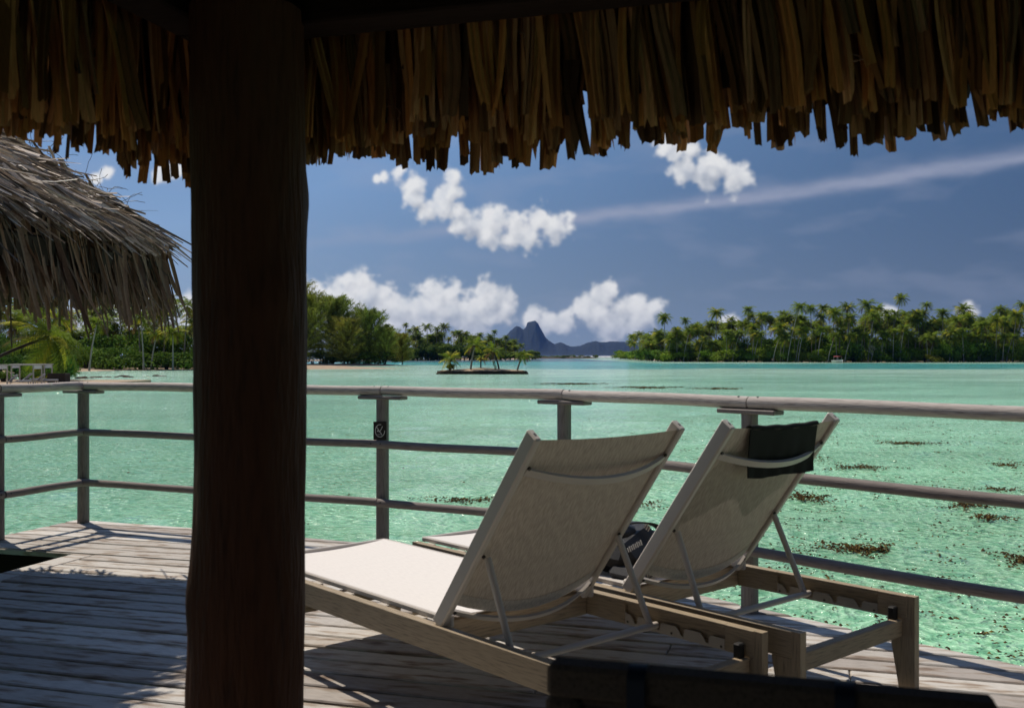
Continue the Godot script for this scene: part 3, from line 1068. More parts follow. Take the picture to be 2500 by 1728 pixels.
# ---------------------------------------------------------------- the neighbouring roof at the left
func left_pavilion() -> void:
	var root := thing("thatched_roof", "weathered grey thatched roof of the neighbouring pavilion at the left edge", "roof")
	var e0 := P(-2.09, 6.22, 1.75)
	var e1 := P(-2.24, 1.3, 1.69)
	var e2 := P(-8.1, 7.53, 1.76)
	var e3 := P(-8.1, 1.3, 1.70)
	var peak := P(-5.15, 4.1, 3.86)
	var core := MB.new()
	for q in [[e0, e1], [e1, e3], [e3, e2], [e2, e0]]:
		core.face(q[0], q[1], peak)
	core.face(e0 - Vector3(0, 0.12, 0), e1 - Vector3(0, 0.12, 0), e3 - Vector3(0, 0.12, 0))
	core.face(e0 - Vector3(0, 0.12, 0), e3 - Vector3(0, 0.12, 0), e2 - Vector3(0, 0.12, 0))
	for q in [[e0, e1, Vector3.RIGHT], [e2, e0, Vector3.FORWARD], [e3, e2, Vector3.LEFT], [e1, e3, Vector3.BACK]]:
		core.quad(q[0], q[1], q[1] - Vector3(0, 0.12, 0), q[0] - Vector3(0, 0.12, 0), q[2])
	obj("thatch_layer", core, mats.thatch_core, root)
	var loose := MB.new()
	var singles := 0
	# courses of leaves, from the eave upwards, on the two faces that can be seen
	for f in 2:
		var a := e0
		var b := e1 if f == 0 else e2
		var along := (b - a).normalized()
		var wide := a.distance_to(b)
		var foot := a.lerp(b, clampf((peak - a).dot(along) / wide, 0.0, 1.0))
		var up := (peak - foot).normalized()
		var out := along.cross(up).normalized()
		if out.y < 0.0:
			out = -out
		var rise := peak.distance_to(foot)
		var mid := a.distance_to(foot)
		var lev := -0.02
		while lev < rise:
			var t := lev / rise
			var s0 := mid * t - 0.02
			var s1 := wide - (wide - mid) * t + 0.02
			var s := s0
			while s < minf(s1, 3.4 if f == 0 else 3.0):
				var shown := f == 0 and s < 2.4 and lev < 1.5
				var low := lev < 0.12
				var fall := -up + along * (rr(-0.45, 0.22) if f == 0 else rr(-0.2, 0.2))
				var len := rr(0.26, 0.60)
				var lift := 0.09 + rr(-0.03, 0.05)
				var top := a + along * s + up * (lev + len * 0.55) + out * lift
				if low:
					fall = Vector3.DOWN * rr(0.9, 1.6) - up * rr(0.15, 0.6) + along * rr(-0.25, 0.2)
					top = a + along * s + up * rr(0.04, 0.34) + out * rr(0.0, 0.10)
					len = rr(0.30, 0.50)
				fall = (fall - out * rr(-0.06, 0.10)).normalized()
				var ac := (along + out * rr(-0.9, 0.9)).normalized()
				ac = (ac - fall * ac.dot(fall)).normalized()
				var warm := rr(0.1, 0.5) if not low else rr(0.4, 0.8)
				var tone := dry(0.12, 0.54, warm * 0.25) if rng.randf() < 0.66 else dry(0.60, 0.95, rr(-0.25, 0.2))
				if low:
					tone = dry(0.14, 0.40, warm)
				var wd := rr(0.010, 0.025) if rng.randf() < 0.85 else rr(0.025, 0.04)
				var curl := rr(-0.05, 0.05) if rng.randf() < 0.8 else rr(-0.16, 0.16)
				if shown and singles < 280 and rng.randf() < 0.30:
					var m := MB.new()
					thatch_leaf(m, top + out * 0.03, fall, ac, len * 1.1, wd * 1.15, rr(0.1, 0.45), curl, rr(-0.8, 0.8), tone, rr(0.25, 0.8))
					obj("leaf", m, mats.thatch_out, root, true)
					singles += 1
				else:
					thatch_leaf(loose, top, fall, ac, len, wd, rr(0.1, 0.4), curl, rr(-0.6, 0.6), tone, rr(0.3, 0.8), 4)
				s += 0.0075 if shown else 0.03
			lev += 0.085 if lev < 1.6 else 0.16
		# a second, inner row of the eave's fringe, hanging straight
		var s := 0.04
		while s < (3.4 if f == 0 else 3.0):
			var down := Vector3(rr(-0.12, 0.12), -1, rr(-0.12, 0.12)).normalized()
			var ac := (along.rotated(Vector3.UP, rr(-0.5, 0.5)))
			thatch_leaf(loose, a + along * s - Vector3(out.x, 0, out.z).normalized() * rr(0.02, 0.18) + Vector3(0, 0.02, 0), down, (ac - down * ac.dot(down)).normalized(), rr(0.16, 0.30), rr(0.022, 0.036), 0.3, rr(-0.02, 0.02), rr(-0.3, 0.3), dry(0.18, 0.40, 0.7), 0.8, 3)
			s += 0.0055
	var lo := obj("thatch", loose, mats.thatch_out, root, true)
	lo.set_meta("kind", "stuff")
	# a tangle of old netting that has come loose on the hip
	var net := MB.new()
	for k in 34:
		var q := e0.lerp(peak, 0.07 + rr(0.0, 0.15)) + Vector3(0, 0.19 + rr(-0.02, 0.02), 0)
		var pts := PackedVector3Array()
		var d := Vector3(rr(-1, 1), rr(-0.1, 1), rr(-0.6, 0.6)).normalized()
		for i in 7:
			pts.append(q)
			d = (d + Vector3(rr(-0.5, 0.5), rr(-0.6, 0.35), rr(-0.5, 0.5))).normalized()
			q += d * 0.026
		net.tube(pts, PackedFloat32Array([0.0016]), 4, false)
	obj("loose_netting", net, mats.screw, root)
	for q in [Vector2(-2.78, 4.85), Vector2(-7.4, 6.6), Vector2(-7.4, 1.9), Vector2(-2.78, 1.9)]:
		var m := MB.new()
		m.tube(PackedVector3Array([P(q.x, q.y, -2.6), P(q.x, q.y, 1.56)]), PackedFloat32Array([0.09, 0.085]), 14)
		obj("post", m, mats.log, root)


# ---------------------------------------------------------------- the railing
func railing() -> void:
	var root := thing("railing", "weathered grey round-pole railing along the edge of the deck", "railing")
	var spots := [Vector2(-4.3, 4.05), Vector2(-3.34, 6.62), Vector2(-3.07, 7.30), Vector2(-1.90, 6.80), Vector2(-0.80, 6.30), Vector2(0.29, 5.66), Vector2(1.11, 4.76), Vector2(2.22, 3.53), Vector2(3.08, 2.28), Vector2(3.75, 0.7)]
	spots[0] = Vector2(-3.85, 5.3)
	for i in spots.size():
		var p: Vector2 = spots[i]
		var m := MB.new()
		m.tube(PackedVector3Array([P(p.x, p.y, -0.02), P(p.x, p.y, 0.3), P(p.x, p.y, 0.7), P(p.x, p.y, 0.925)]), PackedFloat32Array([0.041, 0.040, 0.039, 0.039]), 16)
		if i > 0:
			obj("post", m, mats.post, root)
		# bearer plate under the handrail
		var a: Vector2 = spots[maxi(i - 1, 0)]
		var b: Vector2 = spots[mini(i + 1, spots.size() - 1)]
		var dir := (b - a).normalized()
		if i == 2:
			dir = (spots[3] - p).normalized()
		var plate := MB.new()
		plate.bar(P(p.x - dir.x * 0.16, p.y - dir.y * 0.16, 0.936), P(p.x + dir.x * 0.16, p.y + dir.y * 0.16, 0.936), 0.085, 0.022, Vector3.UP, 0.005)
		if i > 0:
			obj("bearer_plate", plate, mats.pole, root)
	for i in spots.size() - 1:
		var a: Vector2 = spots[i]
		var b: Vector2 = spots[i + 1]
		var dir := (b - a).normalized()
		var inner := Vector2(dir.y, -dir.x)          # towards the deck
		# each pole lies in its own frame so that its grain runs along it
		for lev in 3:
			var y: float = [0.978, 0.652, 0.295][lev]
			var rad: float = [0.0305, 0.0245, 0.0245][lev]
			var off: float = [0.0, 0.050, 0.050][lev]
			var over: float = [-0.003, 0.02, 0.02][lev]
			var p := P(a.x + inner.x * off - dir.x * over, a.y + inner.y * off - dir.y * over, y)
			var q := P(b.x + inner.x * off + dir.x * over, b.y + inner.y * off + dir.y * over, y)
			if lev > 0:
				q = P(b.x + inner.x * off - dir.x * 0.004, b.y + inner.y * off - dir.y * 0.004, y)
				p = P(a.x + inner.x * off + dir.x * 0.004, a.y + inner.y * off + dir.y * 0.004, y)
			var len := p.distance_to(q)
			var m := MB.new()
			var pts := PackedVector3Array()
			var rs := PackedFloat32Array()
			for k in 13:
				var t := k / 12.0
				pts.append(Vector3(len * t, 0.002 * sin(t * 7.0 + i * 2.0 + lev), 0.002 * sin(t * 5.0 + lev * 3.0 + i)))
				rs.append(rad * (1.0 + 0.018 * sin(t * 9.0 + i + lev * 2.0)))
			m.tube(pts, rs, 14)
			var o := obj("handrail" if lev == 0 else "rail", m, mats.rail if lev == 0 else mats.pole, root)
			for e in ([0.035, len - 0.035] if lev > 0 else [0.05, len - 0.05]):
				var sc := MB.new()
				var face := Vector3(0, 0.2, 0.98) if lev > 0 else Vector3(0, 0.9, 0.43)
				sc.tube(PackedVector3Array([Vector3(e, 0, 0) + face * (rad * 0.94), Vector3(e, 0, 0) + face * (rad + 0.0012)]), PackedFloat32Array([0.0055]), 8)
				obj("screw", sc, mats.screw, o)
			var x := (q - p).normalized()
			o.transform = Transform3D(Basis(x, Vector3.UP, x.cross(Vector3.UP)), p)
	# the small black plaque on the post
	var post: Vector2 = spots[4]
	var face := (Vector2.ZERO - post).normalized()
	var at := P(post.x - 0.016 + face.x * 0.043, post.y + face.y * 0.043, 0.735)
	var sg := thing("warning_sign", "small black plaque with a white no-diving symbol fixed to the railing post", "sign", at, atan2(face.x, -face.y) * 1.0)
	sg.look_at_from_position(at, at - Vector3(face.x, 0, -face.y), Vector3.UP)
	sg.rotation.y = atan2(face.x, -face.y)
	var pl := MB.new()
	pl.box(Vector3.ZERO, Vector3(0.080, 0.112, 0.004), 0.001)
	obj("plaque", pl, mats.sign, sg)
	var ring := MB.new()
	var pts := PackedVector3Array()
	for k in 25:
		var a := deg_to_rad(75.0 + k * 285.0 / 24.0)
		pts.append(Vector3(cos(a) * 0.0285, sin(a) * 0.038, 0.0034))
	ring.sweep(pts, 0.0044, 0.001, Vector3.BACK.cross(Vector3.UP))
	var ring2 := MB.new()
	for k in 24:
		var p := pts[k]
		var q := pts[k + 1]
		ring2.bar(p, q + (q - p) * 0.1, 0.0008, 0.0042, Vector3.BACK.cross(q - p), 0.0)
	obj("ring", ring2, mats.white_print, sg)
	var slash := MB.new()
	slash.bar(Vector3(-0.021, 0.024, 0.0036), Vector3(0.013, -0.026, 0.0036), 0.0008, 0.0036, Vector3.BACK.cross(Vector3(0.034, -0.05, 0)), 0.0)
	obj("slash", slash, mats.white_print, sg)
	var diver := MB.new()
	var body := [Vector3(0.015, 0.028, 0.0038), Vector3(0.010, 0.014, 0.0038), Vector3(0.002, 0.001, 0.0038), Vector3(-0.007, -0.009, 0.0038)]
	for k in 3:
		diver.bar(body[k], body[k + 1], 0.0008, 0.0036, Vector3.BACK.cross(body[k + 1] - body[k]), 0.0)
	for k in 8:
		var a := TAU * k / 8
		diver.tri(Vector3(-0.013, -0.001, 0.0038), Vector3(-0.013 + cos(a) * 0.005, -0.001 + sin(a) * 0.005, 0.0038), Vector3(-0.013 + cos(a + TAU / 8) * 0.005, -0.001 + sin(a + TAU / 8) * 0.005, 0.0038), Vector3.BACK)
	obj("diver", diver, mats.white_print, sg)
	var waves := MB.new()
	for k in 7:
		waves.bar(Vector3(-0.016 + k * 0.004, -0.024 + 0.002 * (k % 2), 0.0036), Vector3(-0.012 + k * 0.004, -0.024 + 0.002 * ((k + 1) % 2), 0.0036), 0.0008, 0.002, Vector3.UP, 0.0)
	obj("wave_line", waves, mats.white_print, sg)


# ---------------------------------------------------------------- plants
func frond(m: MB, base: Vector3, az: float, el: float, length: float, droop: float, pairs: int, leaflet: float, wide: float, tone: Color, hang := 0.55) -> void:
	var p := base
	var e := el
	var flat := Vector3(cos(az), 0, sin(az))
	var side := Vector3(-sin(az), 0, cos(az))
	var step := length / pairs
	m.col = Color(tone.r * 1.2, tone.g * 1.1, tone.b)
	for i in pairs:
		var t := (i + 0.5) / pairs
		e = el - droop * pow(t, 1.25)
		var d := flat * cos(e) + Vector3.UP * sin(e)
		var nrm := (Vector3.UP * cos(e) - flat * sin(e)).normalized()
		var q := p + d * step
		var w := 0.035 * length / 3.0 * (1.0 - t * 0.8)
		m.col = Color(tone.r * 1.15, tone.g * 1.05, tone.b * 0.9)
		m.tri(p - side * w, p + side * w, q, nrm)
		if t > 0.10:
			var ll := leaflet * (0.35 + 1.25 * sin(PI * clampf(t * 0.86 + 0.12, 0.0, 1.0))) * rr(0.8, 1.15)
			var tn := rr(0.78, 1.22)
			m.col = Color(tone.r * tn, tone.g * tn, tone.b * tn)
			for s in [-1.0, 1.0]:
				var ld: Vector3 = (side * s * rr(0.75, 1.0) + d * rr(0.35, 0.8) - Vector3.UP * hang * rr(0.5, 1.4) + nrm * 0.2).normalized()
				var tip: Vector3 = p + ld * ll - Vector3.UP * ll * 0.12
				var wdir := d * wide
				var nn := ld.cross(d).normalized()
				if nn.y < 0.0:
					nn = -nn
				m.tri(p - wdir, p + wdir, tip, nn)
		p = q

func palm_crown(n: int, length: float, pairs: int, yellow: float, ragged: float, up := 1.35) -> ArrayMesh:
	var m := MB.new()
	for k in n:
		var t := (k + 0.5) / n
		var az := k * 2.39996 + rr(-0.3, 0.3)
		var el := lerpf(up, -0.55, pow(t, 0.85)) + rr(-0.12, 0.12)
		var len := length * rr(0.82, 1.08) * lerpf(0.75, 1.0, smoothstep(0.0, 0.35, t))
		var b := rr(0.55, 1.35)
		var tone := Color(0.145 * b, 0.205 * b, 0.020 * b)
		if rng.randf() < yellow * (0.35 + t):
			tone = tone.lerp(Color(0.44, 0.40, 0.03), rr(0.4, 1.0))
		if t > 0.90 and rng.randf() < 0.6:
			tone = Color(0.16, 0.10, 0.045)
		frond(m, Vector3(cos(az), 0, sin(az)) * 0.12 + Vector3(0, rr(-0.2, 0.15), 0), az, el, len, rr(0.85, 1.35) + ragged * rr(0, 0.4), pairs, length * 0.21, length * 0.42 / pairs, tone)
	# young spear leaf and a few nuts
	m.col = Color(0.12, 0.15, 0.04)
	m.tri(Vector3(-0.05, 0, 0), Vector3(0.05, 0, 0), Vector3(0.1, length * 0.55, 0.05), Vector3.BACK)
	m.col = Color(0.14, 0.10, 0.03)
	for k in 5:
		m.ball(Vector3(cos(k * 1.3) * 0.28, -0.3, sin(k * 1.3) * 0.28), Vector3(0.14, 0.17, 0.14), 5, 4)
	return m.done(true)

func palm(label: String, group: String, foot: Vector3, top: Vector3, crown: ArrayMesh, size: float, thick: float, turn: float, bow := 0.12, bark := "trunk") -> Node3D:
	var o := thing("palm_tree", label, "palm tree", foot, 0.0, group)
	var m := MB.new()
	var span := top - foot
	var pts := PackedVector3Array()
	var rad := PackedFloat32Array()
	var flat := Vector3(span.x, 0, span.z)
	for i in 8:
		var t := i / 7.0
		pts.append(Vector3(0, span.y * t, 0) + flat * lerpf(t, t * t if bow >= 0.0 else sqrt(t), minf(1.0, absf(bow) * 4.0)) - Vector3(0, 0.4 * (1.0 - t), 0))
		rad.append(thick * (1.45 if i == 0 else lerpf(1.0, 0.68, t)))
	m.tube(pts, rad, 7, false)
	obj("trunk", m, mats[bark], o)
	var c := obj("crown", crown, mats.palm, o)
	c.transform = Transform3D(Basis.from_euler(Vector3(rr(-0.1, 0.1), turn, -span.x / maxf(span.y, 1.0) * 0.4)) * Basis.from_scale(Vector3.ONE * size), span)
	return o

# palms too many to keep apart: one object of crowns
func back_rows(called: String, label: String, crowns: Array, count: int, where: Callable) -> void:
	for c in 2:
		var mm := MultiMesh.new()
		mm.transform_format = MultiMesh.TRANSFORM_3D
		mm.mesh = crowns[c]
		mm.instance_count = count / 2
		for k in count / 2:
			var p: Vector3 = where.call()
			mm.set_instance_transform(k, Transform3D(Basis.from_euler(Vector3(rr(-0.1, 0.1), rr(0, TAU), rr(-0.1, 0.1))) * Basis.from_scale(Vector3.ONE * rr(0.9, 1.25)), p))
		var o := MultiMeshInstance3D.new()
		o.name = numbered(self, called)
		o.multimesh = mm
		o.material_override = mats.palm
		add_child(o, true)
		o.set_meta("kind", "stuff")
		tag(o, label, "palms")

# leaves through a lumpy volume: lumps are [centre, radii]
func leaf_mass(lumps: Array, count: int, size: float, tone: Color, vary := 0.35, flatten := 0.35) -> ArrayMesh:
	var m := MB.new()
	var total := 0.0
	for l in lumps:
		total += l[1].x * l[1].y + l[1].x * l[1].z
	for l in lumps:
		var k_n := int(count * (l[1].x * l[1].y + l[1].x * l[1].z) / total)
		var lump_t := rr(1.0 - vary * 0.7, 1.0 + vary * 0.7)
		for k in k_n:
			var d := Vector3(rng.randfn(), rng.randfn(), rng.randfn()).normalized()
			var rad := pow(rng.randf(), 0.30) * rr(0.82, 1.12)
			var p: Vector3 = l[0] + d * l[1] * rad
			var nn := (d + Vector3(rr(-0.9, 0.9), rr(-0.3, 1.1), rr(-0.9, 0.9))).normalized()
			var a := nn.cross(Vector3(rr(-1, 1), rr(-1, 1), rr(-1, 1))).normalized()
			var b := nn.cross(a) * rr(0.5, 0.9)
			var s := size * rr(0.6, 1.3)
			var t := lump_t * rr(1.0 - vary, 1.0 + vary)
			m.col = Color(tone.r * t * rr(0.9, 1.15), tone.g * t, tone.b * t)
			m.tri(p - a * s, p + b * s * 0.6, p + a * s, nn)
			m.tri(p - a * s, p - b * s * 0.6, p + a * s, nn)
	return m.done(true)

func lumps_for(w: float, h: float, d: float, n: int) -> Array:
	var out := []
	for k in n:
		var a := rr(0, TAU)
		var t := rng.randf()
		var r := sqrt(rng.randf()) * 0.62
		var y := lerpf(0.28, 0.82, t) * h
		var s := rr(0.26, 0.42) * (1.05 - 0.35 * t)
		out.append([Vector3(cos(a) * r * w * (1.0 - 0.4 * t), y, sin(a) * r * d * (1.0 - 0.4 * t)), Vector3(w * s, h * s * 0.62, d * s)])
	return out

func bush(called: String, label: String, category: String, group: String, foot: Vector3, mesh: ArrayMesh, size: Vector3, turn: float, trunk_h: float, bark := "trunk_dark") -> Node3D:
	var o := thing(called, label, category, foot, 0.0, group)
	var c := obj("crown", mesh, mats.leaf, o)
	c.transform = Transform3D(Basis(Vector3.UP, turn) * Basis.from_scale(size), Vector3(0, -0.13 * size.y, 0))
	var m := MB.new()
	for k in 3:
		var a := turn + k * 2.1
		m.tube(PackedVector3Array([Vector3(cos(a) * 0.15, -0.4, sin(a) * 0.15), Vector3(cos(a) * 0.35, trunk_h * 0.5, sin(a) * 0.35), Vector3(cos(a) * trunk_h * 0.35, trunk_h, sin(a) * trunk_h * 0.35)]), PackedFloat32Array([0.2, 0.15, 0.08]), 6, false)
	obj("trunk", m, mats[bark], o)
	return o


func right_shore_plants() -> void:
	var crowns := []
	for k in 9:
		crowns.append(palm_crown(24 + (k % 3) * 4, 1.0 * 4.6, 13, [0.06, 0.16, 0.3][k % 3], 0.3))
	var bushes := []
	for k in 6:
		bushes.append(leaf_mass(lumps_for(1.0, 1.0, 1.0, 11), 1500, 0.055, [Color(0.13, 0.225, 0.022), Color(0.17, 0.25, 0.024), Color(0.10, 0.175, 0.026)][k % 3]))
	# what overtops the grove, left to right: [x, height of crown, depth behind the waterline, foot's x offset, scale, label]
	var tall := [
		[71.5, 8.4, 20.0, 1.0, 0.62, "small lone coconut palm at the far left tip of the right shore"],
		[67.5, 19.6, 10.0, 0.4, 1.0, "tall straight coconut palm, first to stand clear at the left end of the right grove"],
		[78.2, 18.6, 22.0, 2.0, 0.78, "thin coconut palm with a bent stem standing clear left of the paired palms"],
		[89.5, 21.6, 16.0, 0.0, 1.12, "full-crowned coconut palm rising left of centre-left gap in the right grove"],
		[97.0, 18.7, 26.0, 0.5, 0.7, "short-crowned twin palm just right of a full-crowned palm"],
		[103.0, 22.8, 24.0, -0.3, 0.85, "slender isolated coconut palm with a small round crown high above the right grove"],
		[117.5, 22.6, 5.0, -5.0, 1.1, "coconut palm with a long pale leaning trunk from the waterline, left of the boat"],
		[125.0, 22.5, 18.0, 0.5, 0.95, "tall coconut palm third from the left of the high row above the boat"],
		[131.5, 22.8, 22.0, -0.8, 0.9, "tall coconut palm fourth from the left of the high row above the boat"],
		[139.0, 22.6, 14.0, 0.6, 1.05, "tall coconut palm over the boat's left in the high row"],
		[147.8, 24.0, 16.0, -1.0, 1.2, "broadest coconut palm crown of the high row, just right of the boat"],
		[154.2, 22.3, 20.0, 0.3, 1.05, "tall coconut palm at the right end of the high row"],
		[160.5, 21.2, 26.0, -0.4, 0.78, "small-crowned palm on a thin stem between the high row and the tallest palm"],
		[165.0, 27.0, 20.0, -5.5, 0.95, "tallest palm of the right shore, leaning right on a bare dark stem"],
		[171.5, 20.4, 18.0, -1.0, 0.85, "coconut palm below and right of the tallest leaning palm"],
		[179.5, 24.6, 26.0, -2.0, 0.8, "isolated coconut palm right of the tallest one, small crown on a thin stem"],
		[194.5, 22.6, 20.0, -1.0, 1.2, "wide coconut palm crown rising left of the low cloud at the right"],
		[211.5, 22.4, 18.0, -1.0, 1.05, "coconut palm near the right edge with its crown above the grove"],
		[221.0, 24.2, 14.0, -5.0, 1.2, "highest coconut palm at the right edge of the frame, trunk leaning right"]]
	for e in tall:
		var d: float = shore_depth(e[0]) + e[2]
		if e[0] < 75.0 and e[4] < 0.7:
			e[0] = 59.5
			d = 500.0
		palm(e[5], "", P(e[0] + e[3], d, WATER + 0.9), P(e[0], d, WATER + e[1]), crowns[rng.randi_range(0, 8)], e[4], 0.2, rr(0, TAU), 0.1, "trunk" if e[2] > 10.0 else "trunk_pale")
	# the grove itself
	for k in 112:
		var f := k / 111.0
		var x := lerpf(62.0, 238.0, f) + rr(-2.0, 2.0)
		var back := pow(rng.randf(), 0.8) * 46.0 + 4.0
		var rise := lerpf(12.5, 20.5, smoothstep(62.0, 112.0, x))
		var h := rise * (rr(0.45, 0.75) if k % 5 < 2 else rr(0.78, 1.04))
		if h < rise * 0.76:
			back = rr(3.0, 18.0)
		var d := shore_depth(maxf(x, 64.0)) + back
		if x < 66.0:
			d += 20.0
		palm("coconut palm crowded in the dense grove of the right shore", "palms of the right shore grove", P(x - rr(-1.0, 2.4), d, WATER + 0.9), P(x, d + rr(-1, 1), WATER + h), crowns[rng.randi_range(0, 8)], rr(0.85, 1.2), 0.19, rr(0, TAU), 0.1)
	back_rows("palm_backdrop", "dense back rows of coconut palm crowns deep in the right shore grove", crowns, 90, func(): 
		var x := rr(66.0, 240.0)
		return P(x, shore_depth(x) + rr(22.0, 60.0), WATER + lerpf(11.5, 19.0, smoothstep(62.0, 112.0, x)) * rr(0.72, 1.0)))
	# palms along the water's edge: pale leaning trunks in view
	for k in 26:
		var x := lerpf(72.0, 232.0, k / 25.0) + rr(-2.6, 2.6)
		var d := shore_depth(x) + rr(2.5, 5.5)
		var h := rr(8.5, 14.5)
		palm("pale-trunked palm at the right shore's water edge, %s of these from the left" % nth(k), "shoreline palms of the right shore", P(x - rr(-0.8, 3.2), d, WATER + 0.7), P(x, d, WATER + h), crowns[rng.randi_range(0, 8)], rr(0.7, 0.95), 0.18, rr(0, TAU), 0.12, "trunk_pale")
	# broadleaf trees that fill the grove, back row first
	for k in 44:
		var x := lerpf(60.0, 240.0, (k + 0.5) / 44.0) + rr(-2, 2)
		var h := rr(11.5, 17.0) * lerpf(0.55, 1.0, smoothstep(60.0, 110.0, x))
		var w := rr(9.0, 13.0)
		bush("broadleaf_tree", "dark green broadleaf tree filling the right shore grove behind the palms", "tree", "broadleaf trees of the right shore", P(x, shore_depth(maxf(x, 64.0)) + 24.0 + rr(0, 14), WATER + 0.7), bushes[rng.randi_range(0, 5)], Vector3(w, h, w), rr(0, TAU), h * 0.4)
	for k in 46:
		var x := lerpf(66.0, 240.0, (k + 0.5) / 46.0) + rr(-1.6, 1.6)
		var h := rr(4.0, 9.0)
		if x > 135.0 and x < 215.0:
			h *= 1.5
		var w := rr(6.0, 9.5)
		bush("shore_bush", "green shrub at the foot of the right shore's palms, %s from the left" % nth(k), "shrub", "shrubs along the right shore", P(x, shore_depth(maxf(x, 64.0)) + 5.0 + rr(0, 7), WATER + 0.1), bushes[rng.randi_range(0, 5)], Vector3(w * 1.15, h, w * 0.8), rr(0, TAU), h * 0.35)
	for k in 12:
		var t := k / 11.0
		var x := lerpf(80.0, 66.0, t) + rr(0, 8)
		var d := lerpf(720.0, 460.0, t) + rr(0, 14)
		palm("coconut palm at the tapering far end of the right shore grove", "palms at the far tip of the right shore", P(x, d, WATER + 0.9), P(x + rr(-1, 1), d, WATER + lerpf(17.0, 14.0, t) * rr(0.65, 1.0)), crowns[rng.randi_range(0, 8)], rr(0.85, 1.15), 0.2, rr(0, TAU), 0.1)
		bush("tip_bush", "low green bush at the tapering far end of the right shore", "shrub", "bushes at the far tip of the right shore", P(lerpf(79.0, 65.5, t) + rr(0, 3), lerpf(760.0, 452.0, t), WATER + 0.5), bushes[k % 6], Vector3(rr(9, 13), rr(4.0, 7.5), 10), rr(0, TAU), 1.5)
	var yellow := leaf_mass(lumps_for(1.0, 1.0, 1.0, 8), 900, 0.07, Color(0.16, 0.17, 0.02))
	bush("rounded_bush", "rounded green bush overhanging the water, nearest the left end of the right shore", "shrub", "", P(71.0, 444.0, WATER + 0.1), bushes[1], Vector3(10.5, 6.2, 9), 0.4, 2.0)
	bush("rounded_bush", "bright rounded bush overhanging the water beside a darker one, right shore", "shrub", "", P(90.5, 429.0, WATER + 0.1), bushes[4], Vector3(11, 6.6, 9), 1.9, 2.0)
	bush("rounded_bush", "darker rounded bush just left of the bright one at the water", "shrub", "", P(83.5, 437.0, WATER + 0.1), bushes[0], Vector3(9, 6.4, 8), 2.9, 2.0)
	bush("yellow_bush", "low yellow-green bush at the water right of the bare pale tree", "shrub", "", P(169.5, 412.0, WATER + 0.3), yellow, Vector3(7.5, 3.6, 5), 0.0, 1.0)
	bush("broad_bush", "broad dark-green bush mass at the water toward the right edge", "shrub", "", P(193.0, 426.0, WATER + 0.3), bushes[3], Vector3(17, 10.5, 11), 1.0, 3.0)
	# the bare pale tree
	var bare := thing("bare_tree", "bare pale-branched tree leaning over the right shore beach", "tree", P(145.2, 412.0, WATER + 0.6))
	var bm := MB.new()
	branch(bm, Vector3.ZERO, Vector3(0.25, 1, 0).normalized(), 2.2, 0.24, 4)
	obj("branches", bm, mats.trunk_pale, bare)

func branch(m: MB, p: Vector3, d: Vector3, len: float, r: float, depth: int) -> void:
	var q := p + d * len
	m.tube(PackedVector3Array([p, (p + q) * 0.5 + Vector3(rr(-1, 1), 0, rr(-1, 1)) * len * 0.07, q]), PackedFloat32Array([r, r * 0.85, r * 0.7]), 5, false)
	if depth > 0:
		for k in 3:
			branch(m, q, (d + Vector3(rr(-1, 1), rr(-0.35, 0.6), rr(-1, 1)) * 0.85).normalized(), len * rr(0.55, 0.85), r * 0.62, depth - 1)


